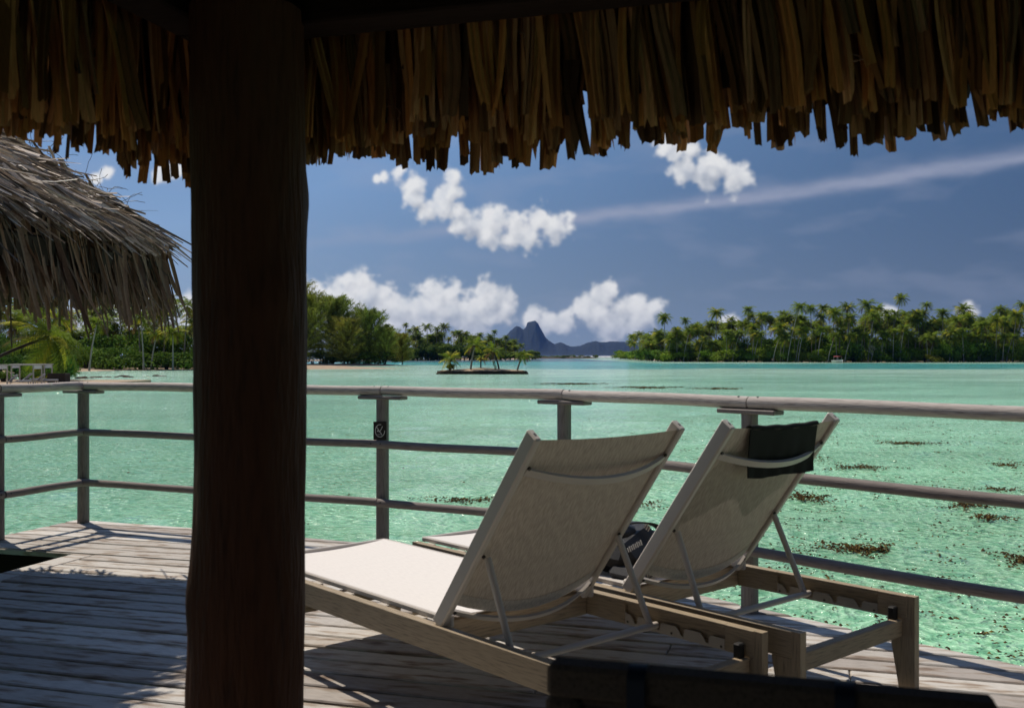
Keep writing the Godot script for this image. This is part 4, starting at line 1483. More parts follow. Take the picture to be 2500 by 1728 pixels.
# ironwood: whippy branches with long drooping needle sprays, combed by the wind
func ironwood_crown(h: float, w: float, count: int, tone: Color) -> Array:
	var wood := MB.new()
	var m := MB.new()
	wood.tube(PackedVector3Array([Vector3(0, -0.5, 0), Vector3(0.1, h * 0.3, 0), Vector3(-0.1, h * 0.62, 0.1), Vector3(0.4, h * 0.93, 0)]), PackedFloat32Array([0.32, 0.24, 0.14, 0.03]), 7, false)
	var n := 120
	var per := count / n
	for k in n:
		var t := pow((k + 0.5) / n, 0.9)
		var y := lerpf(0.06, 0.93, t) * h
		var az := k * 2.39996 + rr(-0.4, 0.4)
		var reach := w * (0.5 * sin(PI * clampf(t * 0.80 + 0.20, 0.0, 1.0)) + 0.10) * rr(0.65, 1.2)
		var rise := lerpf(0.15, 1.5, t) * reach
		var a := Vector3(0, y, 0)
		var b := a + Vector3(cos(az) * reach + 0.12 * reach, rise, sin(az) * reach)
		var c := (a + b) * 0.5 + Vector3(0, reach * 0.10, 0)
		wood.tube(PackedVector3Array([a, c, b]), PackedFloat32Array([0.07, 0.045, 0.012]), 4, false)
		var bt := rr(0.7, 1.3)
		for i in per:
			var u := pow(rng.randf(), 0.7)
			var p := (a * (1 - u) + c * u) * (1 - u) + (c * (1 - u) + b * u) * u
			var d := ((b - a).normalized() * rr(0.5, 1.2) + Vector3(rr(-0.7, 0.9), rr(-0.6, 0.7), rr(-0.8, 0.8))).normalized()
			p += Vector3(rr(-1, 1), rr(-0.8, 0.8), rr(-1, 1)) * rr(0.2, 0.9)
			var len := rr(0.55, 1.25)
			var s := d.cross(Vector3(rr(-1, 1), rr(-1, 1), rr(-1, 1))).normalized() * rr(0.05, 0.10)
			var nn := d.cross(s).normalized()
			if nn.y < 0.0:
				nn = -nn
			var tn := bt * rr(0.65, 1.35)
			m.col = Color(tone.r * tn, tone.g * tn, tone.b * tn)
			m.tri(p - s, p + s, p + d * len, nn)
			m.tri(p - s, p + s, p - d * len * 0.3, nn)
	for k in 46:      # whips combed to the right that break the outline
		var t := rr(0.5, 0.97)
		var az := rr(0, TAU)
		var reach := w * 0.42 * sin(PI * clampf(t * 0.80 + 0.20, 0.0, 1.0))
		var p := Vector3(cos(az) * reach, t * h + reach * 0.5, sin(az) * reach)
		var d := Vector3(cos(az) * 0.5 + 0.45, rr(0.7, 1.3), sin(az) * 0.5).normalized()
		var whip := rr(1.4, 3.0)
		wood.tube(PackedVector3Array([p - d, p + d * whip]), PackedFloat32Array([0.04, 0.01]), 3, false)
		for i in 34:
			var u := rng.randf()
			var q := p + d * whip * u
			var e := (d * 0.8 + Vector3(rr(-1, 1), rr(-0.5, 0.7), rr(-1, 1))).normalized()
			var s := e.cross(Vector3(rr(-1, 1), rr(-1, 1), rr(-1, 1))).normalized() * 0.06
			var nn := e.cross(s).normalized()
			if nn.y < 0.0:
				nn = -nn
			var tn := rr(0.6, 1.2)
			m.col = Color(tone.r * tn, tone.g * tn, tone.b * tn)
			m.tri(q - s, q + s, q + e * rr(0.3, 0.75) * (1.2 - u * 0.6), nn)
	return [wood.done(), m.done(true)]

func left_centre_plants() -> void:
	var kinds := []
	for k in 3:
		kinds.append(ironwood_crown(18.0, 14.0, 19000, [Color(0.33, 0.36, 0.055), Color(0.26, 0.31, 0.055), Color(0.36, 0.34, 0.055)][k]))
	var rows := [
		[-57.5, 283.0, 1.0, 1.0, 0, "tall feathery ironwood tree half hidden by the pavilion's trunk"],
		[-51.0, 290.0, 0.97, 1.0, 1, "tall feathery ironwood tree just right of the pavilion's trunk"],
		[-45.5, 282.0, 0.64, 1.05, 2, "low spreading ironwood tree in front of its two taller neighbours"],
		[-40.5, 288.0, 0.78, 1.0, 1, "ironwood tree with a dark pointed top in the middle of the feathery row"],
		[-35.5, 286.0, 0.52, 0.95, 0, "smallest ironwood tree at the right end of the feathery row above the sandbar"],
		[-64.0, 287.0, 1.15, 1.0, 2, "ironwood tree behind the pavilion's trunk"],
		[-31.5, 293.0, 0.44, 1.1, 2, "low ironwood tree at the point of the sandbar, right of the feathery row"],
		[-71.0, 292.0, 1.1, 1.0, 1, "ironwood tree farthest left, behind the pavilion's trunk"]]
	for q in rows:
		var o := thing("ironwood_tree", q[5], "tree", P(q[0], q[1], WATER + 0.4), rr(0.0, 6.0))
		var t := obj("trunk", kinds[q[4]][0], mats.trunk_dark, o)
		var c := obj("crown", kinds[q[4]][1], mats.needle, o)
		for part in [t, c]:
			part.scale = Vector3(q[2] * q[3], q[2], q[2] * q[3])
	var crowns := []
	for k in 5:
		crowns.append(palm_crown(22 + k * 2, 4.2, 12, 0.12, 0.3))
	var tall := [
		[-67.5, 18.2, 1.0, "coconut palm rising just right of the ironwood row on the far left shore"],
		[-57.5, 19.2, 0.62, "small-crowned palm on a thin stem, highest of the far left shore"],
		[-52.0, 17.0, 1.0, "round-crowned coconut palm second from the left on the far left shore"],
		[-45.8, 18.2, 1.1, "broad coconut palm crown third from the left on the far left shore"],
		[-41.0, 17.0, 0.9, "coconut palm between two broad crowns on the far left shore"],
		[-36.8, 18.4, 1.15, "fullest coconut palm crown on the far left shore"],
		[-29.0, 15.0, 0.95, "coconut palm right of the fullest crown on the far left shore"],
		[-25.0, 14.2, 0.9, "coconut palm behind the islet's left palms on the far left shore"],
		[-9.5, 15.5, 0.6, "thin palm whose crown shows above the islet's tall palm"]]
	for e in tall:
		var d := 548.0 + rr(0, 10)
		palm(e[3], "", P(e[0] + rr(-0.6, 0.6), d, WATER + 0.9), P(e[0], d, WATER + e[1]), crowns[rng.randi_range(0, 4)], e[2], 0.2, rr(0, TAU), 0.08)
	for k in 36:
		var x := lerpf(-84.0, 4.0, k / 35.0) + rr(-1.5, 1.5)
		var d := 555.0 + rr(-14, 30) + maxf(0.0, x + 20.0) * 2.4
		palm("coconut palm among the low grove of the far left shore", "palms of the far left shore", P(x + rr(-1, 1), d, WATER + 0.9), P(x, d, WATER + rr(9.0, 16.5) * lerpf(1.0, 0.8, smoothstep(-40.0, 0.0, x))), crowns[rng.randi_range(0, 4)], rr(0.7, 1.0), 0.2, rr(0, TAU), 0.1)
	back_rows("palm_backdrop", "back rows of coconut palm crowns in the far left shore grove", crowns, 110, func():
		var x := rr(-86.0, 2.0)
		return P(x, 565.0 + rr(0, 30) + maxf(0.0, x + 20.0) * 2.4, WATER + rr(5.5, 14.0) * lerpf(1.0, 0.8, smoothstep(-40.0, 0.0, x))))
	var bushes := []
	for k in 4:
		bushes.append(leaf_mass(lumps_for(1.0, 1.0, 1.0, 10), 1100, 0.065, [Color(0.095, 0.145, 0.025), Color(0.11, 0.17, 0.025)][k % 2]))
	for k in 38:
		var x := lerpf(-90.0, 14.0, (k + 0.5) / 38.0)
		var d := 552.0 + rr(0, 22) + maxf(0.0, x + 20.0) * 2.4
		var h := rr(6.5, 12.5) * lerpf(1.0, 0.55, smoothstep(-25.0, 10.0, x))
		bush("shore_tree", "dark broadleaf tree along the far left shore", "tree", "trees along the far left shore", P(x, d - 12.0, WATER + 0.3), bushes[rng.randi_range(0, 3)], Vector3(rr(9, 13), h, 9), rr(0, TAU), h * 0.35)
	for k in 9:
		var x := lerpf(20.0, 70.0, k / 8.0) + rr(-1.5, 1.5)
		bush("reef_scrub", "low scrub bush on the reef spit before the mountain", "shrub", "scrub on the reef spit", P(x, 848.0 + x * 0.2 + rr(0, 6), WATER + 0.7), bushes[k % 4], Vector3(rr(5, 9), rr(1.8, 3.4), 5), rr(0, TAU), 0.8)
	# low scrub behind the sandbar
	for k in 7:
		bush("sandbar_bush", "dark low shrub under the ironwood trees on the sandbar", "shrub", "shrubs under the ironwoods", P(-66.0 + k * 5.0 + rr(-1, 1), 284.0 + rr(-2, 4), WATER + 0.4), bushes[k % 4], Vector3(6.5, rr(3, 4.6), 5), rr(0, TAU), 1.0)


func left_shore_plants() -> void:
	var crowns := []
	for k in 7:
		crowns.append(palm_crown(20 + (k % 3) * 3, 3.5, 17, [0.1, 0.3, 0.5][k % 3], 0.2))
	var spots := [
		[-81.0, 182.0, 9.6, 1.0, -3.0, "bright yellow-green palm with a leaning pale trunk behind the cabanas"],
		[-76.5, 188.0, 9.0, 1.0, -1.5, "dark-fronded palm right of the bright leaning one on the left shore"],
		[-72.5, 199.0, 10.5, 0.95, 0.6, "tall yellowing palm in the middle of the left shore"],
		[-70.0, 201.0, 7.2, 0.8, -1.2, "palm with a slim bent trunk left of the straight-trunked palm, left shore"],
		[-66.2, 199.0, 7.4, 0.92, 0.0, "palm with a thick straight trunk rising from the left shore's water's edge"],
		[-59.8, 203.0, 8.0, 1.02, 0.3, "round full palm with a bowed trunk on the left shore"],
		[-55.0, 204.0, 6.2, 0.9, -2.4, "low palm with a trunk leaning right beside the pavilion's trunk"]]
	for q in spots:
		palm(q[5], "", P(q[0] + q[4], q[1], WATER + 0.5), P(q[0], q[1], WATER + q[2]), crowns[rng.randi_range(0, 6)], q[3], 0.17, rr(0, TAU), 0.12, "trunk_pale")
	for k in 40:
		var x := lerpf(-112.0, -60.0, k / 39.0) + rr(-1.0, 1.0)
		var d := 206.0 + rr(2, 34)
		palm("yellow-green coconut palm in the dense stand behind the left shore", "palms behind the left shore", P(x + rr(-1.6, 0.8), d, WATER + 0.8), P(x, d, WATER + rr(6.0, 14.0)), crowns[rng.randi_range(0, 6)], rr(1.0, 1.4), 0.18, rr(0, TAU), 0.1)
	back_rows("palm_backdrop", "back rows of yellow-green palm crowns behind the left shore", crowns, 50, func():
		return P(rr(-122.0, -56.0), 215.0 + rr(0, 34), WATER + rr(6.0, 14.0)))
	# the big leaning palm behind the cabanas
	var big := palm_crown(26, 5.4, 46, 0.22, 0.15, 1.15)
	palm("large palm with long arching fronds and a leaning dark trunk over the cabanas", "", P(-56.5, 104.0, WATER + 0.4), P(-48.6, 107.0, WATER + 4.9), big, 1.0, 0.22, 0.4, 0.14, "trunk_dark")
	var bushes := []
	for k in 5:
		bushes.append(leaf_mass(lumps_for(1.0, 1.0, 1.0, 12), 1600, 0.05, [Color(0.10, 0.18, 0.025), Color(0.12, 0.205, 0.028), Color(0.07, 0.125, 0.022)][k % 3]))
	for k in 30:
		var x := lerpf(-112.0, -50.0, (k + 0.5) / 30.0) + rr(-1, 1)
		bush("shore_shrub", "dark green undergrowth bush under the left shore palms", "shrub", "undergrowth of the left shore", P(x, 202.5 + maxf(0.0, x + 58.0) * 0.4 + rr(0, 3) + (k % 2) * 12.0, WATER + 0.15), bushes[rng.randi_range(0, 4)], Vector3(rr(6, 9), rr(4.0, 6.5) + (k % 2) * 5.0, 6), rr(0, TAU), 1.4)
	var round_ := leaf_mass(lumps_for(1.0, 1.0, 1.0, 16), 2600, 0.05, Color(0.10, 0.21, 0.035), 0.3)
	bush("round_bush", "bright green rounded bush at the water's edge right of the cabanas", "shrub", "", P(-54.6, 124.0, WATER + 0.3), round_, Vector3(2.6, 3.4, 2.4), 0.0, 0.8)
	bush("leafy_tree", "leafy small tree of large round leaves behind the cabanas", "tree", "", P(-58.5, 126.0, WATER + 0.4), leaf_mass(lumps_for(1.0, 1.0, 1.0, 12), 1500, 0.065, Color(0.06, 0.12, 0.022)), Vector3(6.5, 5.4, 4.5), 0.7, 2.0)
	bush("leafy_tree", "dark leafy tree left of the large-leaved one behind the cabanas", "tree", "", P(-64.5, 128.0, WATER + 0.4), bushes[2], Vector3(6.5, 6.4, 5), 2.1, 2.0)
	for k in 4:
		bush("hedge", "clipped low hedge section behind the cabanas", "hedge", "hedge behind the cabanas", P(-52.5 + k * 2.0, 101.5, -1.45), bushes[1], Vector3(2.7, 1.35, 1.4), k * 1.3, 0.4)
	bush("yellow_shrub", "small yellow flowering shrub beside the dark planter", "shrub", "", P(-46.0, 101.0, -1.45), leaf_mass(lumps_for(1.0, 1.0, 1.0, 8), 500, 0.06, Color(0.3, 0.3, 0.02)), Vector3(2.0, 1.1, 1.2), 0.0, 0.3)
	# low dark rocks along the left waterline
	var rocks := MB.new()
	for k in 11:
		var x := -58.0 + k * 1.9
		var d := 121.0 + k * 7.2 if k < 4 else 196.0 + (k - 4) * 2.0
		if k >= 4:
			x = -74.0 + (k - 4) * 5.2
		for i in 9:
			rocks.ball(P(x, d, WATER) + Vector3(rr(-3.4, 3.4), rr(-0.16, 0.06), rr(-1, 1)), Vector3(rr(0.3, 0.9), rr(0.12, 0.3), rr(0.3, 0.6)), 7, 5)
	var ro := obj("shore_rocks", rocks, mats.rock)
	ro.set_meta("kind", "stuff")
	tag(ro, "low dark rocks scattered along the waterline of the left shore", "rocks")


func islet() -> void:
	var d := 158.0
	var m := MB.new()
	var nz := noise(101, 0.5, 4)
	var grid := []
	# a low walled bank of coral stone with a sandy top
	for k in 40:
		var a := TAU * k / 39.0
		var row := PackedVector3Array()
		for q in [[1.0, -0.5], [1.0, 0.12], [0.97, 0.40], [0.90, 0.52]]:
			var c := cos(a)
			var s := sin(a)
			var sup := pow(pow(absf(c), 5.0) + pow(absf(s), 5.0), -0.2)
			var wobble: float = 1.0 + 0.03 * nz.get_noise_2d(a * 9.0, q[1] * 8.0)
			row.append(Vector3(c * sup * 7.15 * q[0] * wobble, q[1] + 0.16 * nz.get_noise_2d(a * 14.0, q[0] * 20.0), s * sup * 2.7 * q[0] * wobble))
		grid.append(row)
	m.sheet(grid)
	var root := thing("coral_islet", "tiny flat islet of coral stone with a sandy top carrying five palms", "islet", P(-4.65, d + 2.4, WATER))
	obj("stone_bank", m, mats.rock, root)
	var stones := MB.new()
	for k in 130:
		var x := rr(-7.0, 7.0)
		stones.ball(Vector3(x, rr(0.0, 0.45), 2.62 + rr(-0.06, 0.10)), Vector3(rr(0.08, 0.26), rr(0.06, 0.14), rr(0.06, 0.14)), 6, 4)
	var st := obj("stones", stones, mats.rock, root)
	st.set_meta("kind", "stuff")
	var top := MB.new()
	for k in 39:
		top.face(Vector3(0, 0.98, 0), grid[k][3], grid[k + 1][3])
	obj("sand_top", top, mats.sand, root)
	var mk := func(n, len, yel, up): return palm_crown(n, len, 22, yel, 0.0, up)
	var y := WATER + 0.62
	palm("short bushy yellow-green palm at the left end of the islet", "", P(-9.75, d + 1.6, y), P(-9.7, d + 1.6, y + 1.8), mk.call(18, 2.4, 0.5, 1.45), 1.0, 0.2, 0.3, 0.1, "trunk")
	palm("tallest palm of the islet with a curved dark trunk", "", P(-6.5, d + 1.4, y), P(-5.75, d + 1.5, y + 4.0), mk.call(18, 2.4, 0.3, 1.5), 1.0, 0.17, 1.0, 0.14, "trunk")
	palm("small yellowed palm right behind the islet's tallest palm", "", P(-4.95, d + 3.4, y), P(-4.9, d + 3.4, y + 2.0), mk.call(12, 1.4, 0.95, 1.2), 1.0, 0.13, 2.0, 0.1, "trunk_dark")
	palm("palm with a bowed trunk wrapped in a vine on the islet", "", P(-2.0, d + 1.7, y), P(-3.0, d + 1.8, y + 3.1), mk.call(17, 2.1, 0.12, 1.5), 1.0, 0.15, 3.0, 0.2, "trunk_dark")
	palm("palm at the right end of the islet with a stout trunk leaning right", "", P(0.75, d + 1.7, y), P(1.7, d + 1.8, y + 2.4), mk.call(19, 2.0, 0.25, 1.35), 1.0, 0.16, 4.0, 0.1, "trunk")
	var vine := leaf_mass([[Vector3(0, 1.15, 0), Vector3(0.34, 0.5, 0.3)], [Vector3(0.25, 0.5, 0), Vector3(0.25, 0.45, 0.25)]], 150, 0.11, Color(0.05, 0.11, 0.02))
	var vo := obj("climbing_vine", vine, mats.leaf)
	vo.position = P(-2.85, d + 1.6, y)
	tag(vo, "leafy vine hanging round the bowed palm's trunk on the islet", "vine")
	var husk := leaf_mass([[Vector3(0, 0.55, 0), Vector3(0.75, 0.5, 0.6)]], 260, 0.18, Color(0.26, 0.20, 0.025))
	var ho := obj("yellow_undergrowth", husk, mats.leaf)
	ho.position = P(-9.6, d + 1.2, y)
	tag(ho, "clump of yellowed fronds at the foot of the islet's bushy palm", "plant")


# ---------------------------------------------------------------- the terrace at the far left
func terrace() -> void:
	var m := MB.new()
	m.box(P(-61.0, 98.0, -1.72), Vector3(44.5, 0.5, 23.0), 0.06)
	struct("sand_terrace", m, mats.sand)
	var wall := MB.new()
	for k in 46:
		wall.ball(P(-82.0 + k * 0.95, 86.4, WATER + 0.05), Vector3(rr(0.4, 0.7), rr(0.2, 0.34), 0.3), 7, 5)
	var wo := obj("stone_edge", wall, mats.rock)
	wo.set_meta("kind", "structure")
	var wood := mat(lin(0.42, 0.40, 0.36), 0.7)
	var canvas := mat(lin(0.72, 0.72, 0.72), 0.8)
	var pad := mat(lin(0.30, 0.32, 0.36), 0.8)
	for k in 2:
		var x: float = [-44.4, -46.4][k]
		var d: float = [92.0, 98.5][k]
		var c := thing("cabana", ["open white-framed cabana with a short canvas valance, nearer one on the left terrace", "second white-framed cabana, behind and right of the nearer one"][k], "cabana", P(x, d, -1.47), 0.12)
		var w := 1.5
		for q in [Vector2(-1, -1), Vector2(1, -1), Vector2(1, 1), Vector2(-1, 1)]:
			var pm := MB.new()
			pm.box(Vector3(q.x * w, 0.86, q.y * 1.1), Vector3(0.11, 1.72, 0.11), 0.01)
			obj("post", pm, wood, c)
		for s in [-1.0, 1.0]:
			var bm := MB.new()
			bm.box(Vector3(0, 1.76, s * 1.1), Vector3(w * 2 + 0.3, 0.09, 0.11), 0.01)
			obj("beam", bm, wood, c)
			var bm2 := MB.new()
			bm2.box(Vector3(s * w, 1.77, 0), Vector3(0.11, 0.08, 2.08), 0.01)
			obj("beam", bm2, wood, c)
			var vm := MB.new()
			vm.box(Vector3(s * w + 0.0, 1.56, 0.0), Vector3(0.03, 0.32, 2.0), 0.0)
			obj("valance", vm, canvas, c)
	for k in 3:
		var lo := thing("far_lounger", ["grey-padded lounger with raised back in front of the nearer cabana", "grey-padded lounger with raised back under the second cabana", "grey-padded lounger behind the nearer cabana's right post"][k], "sun lounger", P([-44.1, -46.0, -43.2][k], [91.2, 98.0, 94.6][k], -1.47), PI / 2 + 0.1)
		var f := MB.new()
		f.box(Vector3(0, 0.27, 0), Vector3(0.62, 0.06, 1.95), 0.01)
		obj("frame", f, wood, lo)
		var p1 := MB.new()
		p1.box(Vector3(0, 0.35, 0.38), Vector3(0.6, 0.09, 1.2), 0.03)
		obj("seat_pad", p1, pad, lo)
		var p2 := MB.new()
		p2.cbox(Transform3D(Basis(Vector3.RIGHT, -0.75), Vector3(0, 0.60, -0.5)), Vector3(0.6, 0.09, 0.85), 0.03)
		obj("back_pad", p2, pad, lo)
		for q in [Vector2(-1, -1), Vector2(1, -1), Vector2(1, 1), Vector2(-1, 1)]:
			var lm := MB.new()
			lm.box(Vector3(q.x * 0.27, 0.12, q.y * 0.88), Vector3(0.06, 0.24, 0.06), 0.005)
			obj("leg", lm, wood, lo)
	var box := thing("planter", "dark slatted timber planter box at the terrace's right corner", "planter", P(-43.6, 97.5, -1.47))
	for k in 6:
		var sm := MB.new()
		sm.box(Vector3(-0.72 + k * 0.29, 0.46, 0), Vector3(0.27, 0.92, 0.06), 0.01)
		obj("slat", sm, mats.trunk_dark, box)
	var cap := MB.new()
	cap.box(Vector3(0.0, 0.46, -0.6), Vector3(1.7, 0.86, 1.1), 0.02)
	obj("box", cap, mats.trunk_dark, box)
	# a fallen palm trunk on the shore by the pavilion's post
	var lg := MB.new()
	lg.tube(PackedVector3Array([Vector3(-4, 0.1, 0), Vector3(0, 0.22, 0.2), Vector3(4.4, 0.35, 0)]), PackedFloat32Array([0.17, 0.16, 0.12]), 8)
	var lo2 := obj("fallen_log", lg, mats.trunk_pale)
	lo2.position = P(-58.0, 199.0, WATER + 0.2)
	tag(lo2, "long pale fallen trunk lying along the left shore's waterline", "log")


func boat() -> void:
	var b := thing("motor_boat", "small white boat with a red canopy moored off the right shore", "boat", P(127.2, 398.0, WATER), 0.35)
	var white := mat(lin(0.7, 0.7, 0.7), 0.4)
	var hull := MB.new()
	var grid := []
	for i in 9:
		var t := i / 8.0
		var w: float = 1.05 * (1.0 - pow(t, 3.0) * 0.92)
		var row := PackedVector3Array()
		for q in [[-1.0, 0.85], [-0.8, 0.2], [0.0, -0.25], [0.8, 0.2], [1.0, 0.85]]:
			row.append(Vector3(w * q[0], q[1] + 0.3 * t * t, -2.6 + 5.6 * t))
		grid.append(row)
	hull.sheet(grid, 0.06)
	hull.quad(grid[0][0], grid[0][1], grid[0][3], grid[0][4], Vector3.FORWARD)
	obj("hull", hull, white, b)
	var deck_m := MB.new()
	deck_m.box(Vector3(0, 0.35, -0.3), Vector3(1.7, 0.05, 4.2))
	obj("floor", deck_m, mats.rock, b)
	var con := MB.new()
	con.box(Vector3(0, 0.85, 0.5), Vector3(0.8, 0.9, 0.6), 0.06)
	obj("console", con, mats.rubber, b)
	for q in [Vector2(-1, -1), Vector2(1, -1), Vector2(1, 1), Vector2(-1, 1)]:
		var pm := MB.new()
		pm.tube(PackedVector3Array([Vector3(q.x * 0.85, 0.8, q.y * 1.3), Vector3(q.x * 0.8, 2.35, q.y * 1.2)]), PackedFloat32Array([0.035]), 6)
		obj("post", pm, white, b)
	var can := MB.new()
	var g2 := []
	for i in 5:
		var row := PackedVector3Array()
		for k in 7:
			var x := -1.05 + 2.1 * k / 6.0
			row.append(Vector3(x, 2.52 - 0.18 * x * x, -1.5 + 3.0 * i / 4.0))
		g2.append(row)
	can.sheet(g2, 0.05)
	obj("canopy", can, mat(lin(0.36, 0.05, 0.06), 0.7), b)
	var eng := MB.new()
	eng.box(Vector3(0, 0.75, -2.75), Vector3(0.36, 0.6, 0.4), 0.08)
	obj("outboard_motor", eng, mats.rubber, b)


# ---------------------------------------------------------------- the two sun loungers
func back_point(x: float, s: float, off := 0.0) -> Vector3:      # on the reclined back: s up from its hinge, off rearwards of its plane
	return Vector3(x * 0.966 - 0.030, 0.357 + 0.806 * s - 0.5834 * off, -0.73 + 0.5834 * s + 0.8124 * off)

func make_lounger(label: String) -> Node3D:
	var o := thing("sun_lounger", label, "sun lounger", Vector3.ZERO, 0.0, "sun loungers on the deck")
	var hw := 0.3725
	for s in [-1.0, 1.0]:
		# side rail: an outer board, and an inner one left open for the rack
		var m := MB.new()
		var x: float = s * (hw - 0.009)
		m.box(Vector3(x, 0.2995, -1.025), Vector3(0.018, 0.085, 1.988), 0.002)
		var xi: float = s * (hw - 0.0255)
		m.box(Vector3(xi, 0.2994, -0.086), Vector3(0.0148, 0.0846, 0.11), 0.0015)
		m.box(Vector3(xi, 0.2994, -1.295), Vector3(0.0148, 0.0846, 1.447), 0.0015)
		m.box(Vector3(xi, 0.3345, -0.356), Vector3(0.0148, 0.0144, 0.43), 0.001)
		obj("side_rail", m, mats.teak, o)
		# rack with hooked notches
		var top := PackedVector2Array()
		top.append(Vector2(-0.570, 0.2575))
		top.append(Vector2(-0.570, 0.300))
		top.append(Vector2(-0.560, 0.294))
		for k in 4:
			var z := -0.548 + k * 0.103
			top.append(Vector2(z, 0.294)); top.append(Vector2(z + 0.014, 0.280)); top.append(Vector2(z + 0.022, 0.267)); top.append(Vector2(z + 0.032, 0.267)); top.append(Vector2(z + 0.036, 0.289)); top.append(Vector2(z + 0.043, 0.294))
		top.append(Vector2(-0.160, 0.294))
		top.append(Vector2(-0.142, 0.294))
		top.append(Vector2(-0.142, 0.2575))
		var rk := MB.new()
		var tz := Transform3D(Basis(Vector3(0, 0, 1), Vector3(0, 1, 0), Vector3(-1, 0, 0)), Vector3(s * (hw - 0.031), 0, 0))
		rk.prism(top, -0.0015, 0.0015, tz)
		var rack := obj("rack", rk, mats.rack, o)
		for z in [-0.155, -0.36, -0.558]:
			var sc := MB.new()
			sc.tube(PackedVector3Array([Vector3(s * (hw - 0.0345), 0.268, z), Vector3(s * (hw - 0.033), 0.268, z)]), PackedFloat32Array([0.004]), 8)
			obj("screw", sc, mats.screw, rack)
		# legs
		for e in 2:
			var lg := MB.new()
			var pts := PackedVector2Array([Vector2(0, 0), Vector2(0, 0.342), Vector2(-0.031, 0.342), Vector2(-0.031, 0.256), Vector2(-0.105, 0.256), Vector2(-0.058, 0)])
			if e == 1:
				for i in pts.size():
					pts[i].x = -2.05 - pts[i].x
			lg.prism(pts, -0.016, 0.016, Transform3D(Basis(Vector3(0, 0, 1), Vector3(0, 1, 0), Vector3(-1, 0, 0)), Vector3(s * (hw - 0.0165), 0, 0)))
			obj("leg", lg, mats.teak_y, o)
		var st := MB.new()
		st.box(Vector3(s * (hw - 0.052), 0.276, -0.072), Vector3(0.030, 0.050, 0.026), 0.004)
		obj("rubber_stop", st, mats.rubber, o)
		# the seat's aluminium side profile
		var sp := MB.new()
		sp.box(Vector3(s * 0.314, 0.351, -1.395), Vector3(0.018, 0.020, 1.27), 0.004)
		for k in 6:
			sp.box(Vector3(s * 0.3315, 0.335, -0.86 - k * 0.22), Vector3(0.020, 0.012, 0.05), 0.002)
		obj("seat_profile", sp, mats.metal, o)
		var hg := MB.new()
		hg.box(Vector3(s * 0.318, 0.352, -0.745), Vector3(0.022, 0.046, 0.075), 0.006)
		obj("hinge", hg, mats.metal, o)
		# the back's side tube, with its open end and screws
		var bt := MB.new()
		var t := Transform3D(Basis(Vector3.RIGHT, Vector3(0, 0.8124, 0.5834), Vector3(0, -0.5834, 0.8124)), back_point(s * 0.330, 0.3735))
		bt.cbox(t, Vector3(0.026, 0.777, 0.050), 0.005)
		var tube_ := obj("back_tube", bt, mats.metal, o)
		var hole := MB.new()
		hole.cbox(Transform3D(t.basis, back_point(s * 0.330, 0.7632)), Vector3(0.007, 0.003, 0.012), 0.0)
		obj("tube_hole", hole, mats.screw, tube_)
		for q in [0.055, 0.30, 0.655]:
			var sc := MB.new()
			var base := back_point(s * 0.312, q, 0.022)
			sc.tube(PackedVector3Array([base, base + t.basis.z * 0.006]), PackedFloat32Array([0.006]), 8)
			obj("screw", sc, mats.screw, tube_)
	for q in [[-0.062, "rear_crossbar", 0.226], [-0.775, "middle_beam", 0.296], [-1.80, "front_crossbar", 0.190]]:
		var m := MB.new()
		m.box(Vector3(0, q[2], q[0]), Vector3(0.678, 0.060 if q[0] != -0.775 else 0.080, 0.036), 0.003)
		obj(q[1], m, mats.teak_x, o)
	# seat sling
	var seat := MB.new()
	var grid := []
	for i in 15:
		var row := PackedVector3Array()
		for k in 11:
			var x := -0.314 + 0.628 * k / 10.0
			row.append(Vector3(x, 0.3605 - 0.014 * (1.0 - pow(x / 0.314, 2.0)), -2.03 + 1.275 * i / 14.0))
		grid.append(row)
	seat.sheet(grid, 0.0025)
	obj("seat_sling", seat, mats.seat, o)
	var fr := MB.new()
	fr.box(Vector3(0, 0.349, -2.034), Vector3(0.646, 0.022, 0.022), 0.004)
	obj("front_profile", fr, mats.metal, o)
	# back sling: taut at the sides, bellied rearwards towards its lower edge
	var back := MB.new()
	var g2 := []
	for i in 17:
		var row := PackedVector3Array()
		var u := i / 16.0
		for k in 15:
			var x := -0.326 + 0.652 * k / 14.0
			var c := 1.0 - pow(x / 0.326, 2.0)
			var s := lerpf(0.085 - 0.045 * c, 0.752 - 0.006 * c, u)
			row.append(back_point(x, s, 0.010 + c * lerpf(0.045, 0.006, u)))
		g2.append(row)
	back.sheet(g2)
	obj("back_sling", back, mats.back, o)
	var hem := MB.new()
	var g3 := []
	for i in 4:
		var row := PackedVector3Array()
		for k in 15:
			var x := -0.312 + 0.624 * k / 14.0
			var c := 1.0 - pow(x / 0.326, 2.0)
			row.append(back_point(x, 0.084 - 0.045 * c + i * 0.016, 0.0115 + c * 0.0455 - 0.00075 * i * c))
		g3.append(row)
	hem.sheet(g3)
	obj("hem", hem, mats.hem, o)
	# bent cross members
	for q in [[0.640, 0.060, 0.024, 0.012, "upper_bar"], [0.055, 0.075, 0.016, 0.010, "lower_bar"]]:
		var pts := PackedVector3Array()
		for k in 19:
			var x := -0.316 + 0.632 * k / 18.0
			pts.append(back_point(x, q[0] - 0.012 * (1.0 - pow(x / 0.316, 2.0)), 0.018 + q[1] * (1.0 - pow(x / 0.316, 2.0))))
		var m := MB.new()
		m.sweep(pts, q[2], q[3], Vector3(0, 0.8124, 0.5834))
		obj(q[4], m, mats.metal, o)
	# the prop: two stays and the bar that rests in the racks
	var stay := MB.new()
	for s in [-1.0, 1.0]:
		stay.tube(PackedVector3Array([back_point(s * 0.300, 0.30, 0.030), Vector3(s * 0.306, 0.285, -0.424)]), PackedFloat32Array([0.0115]), 12)
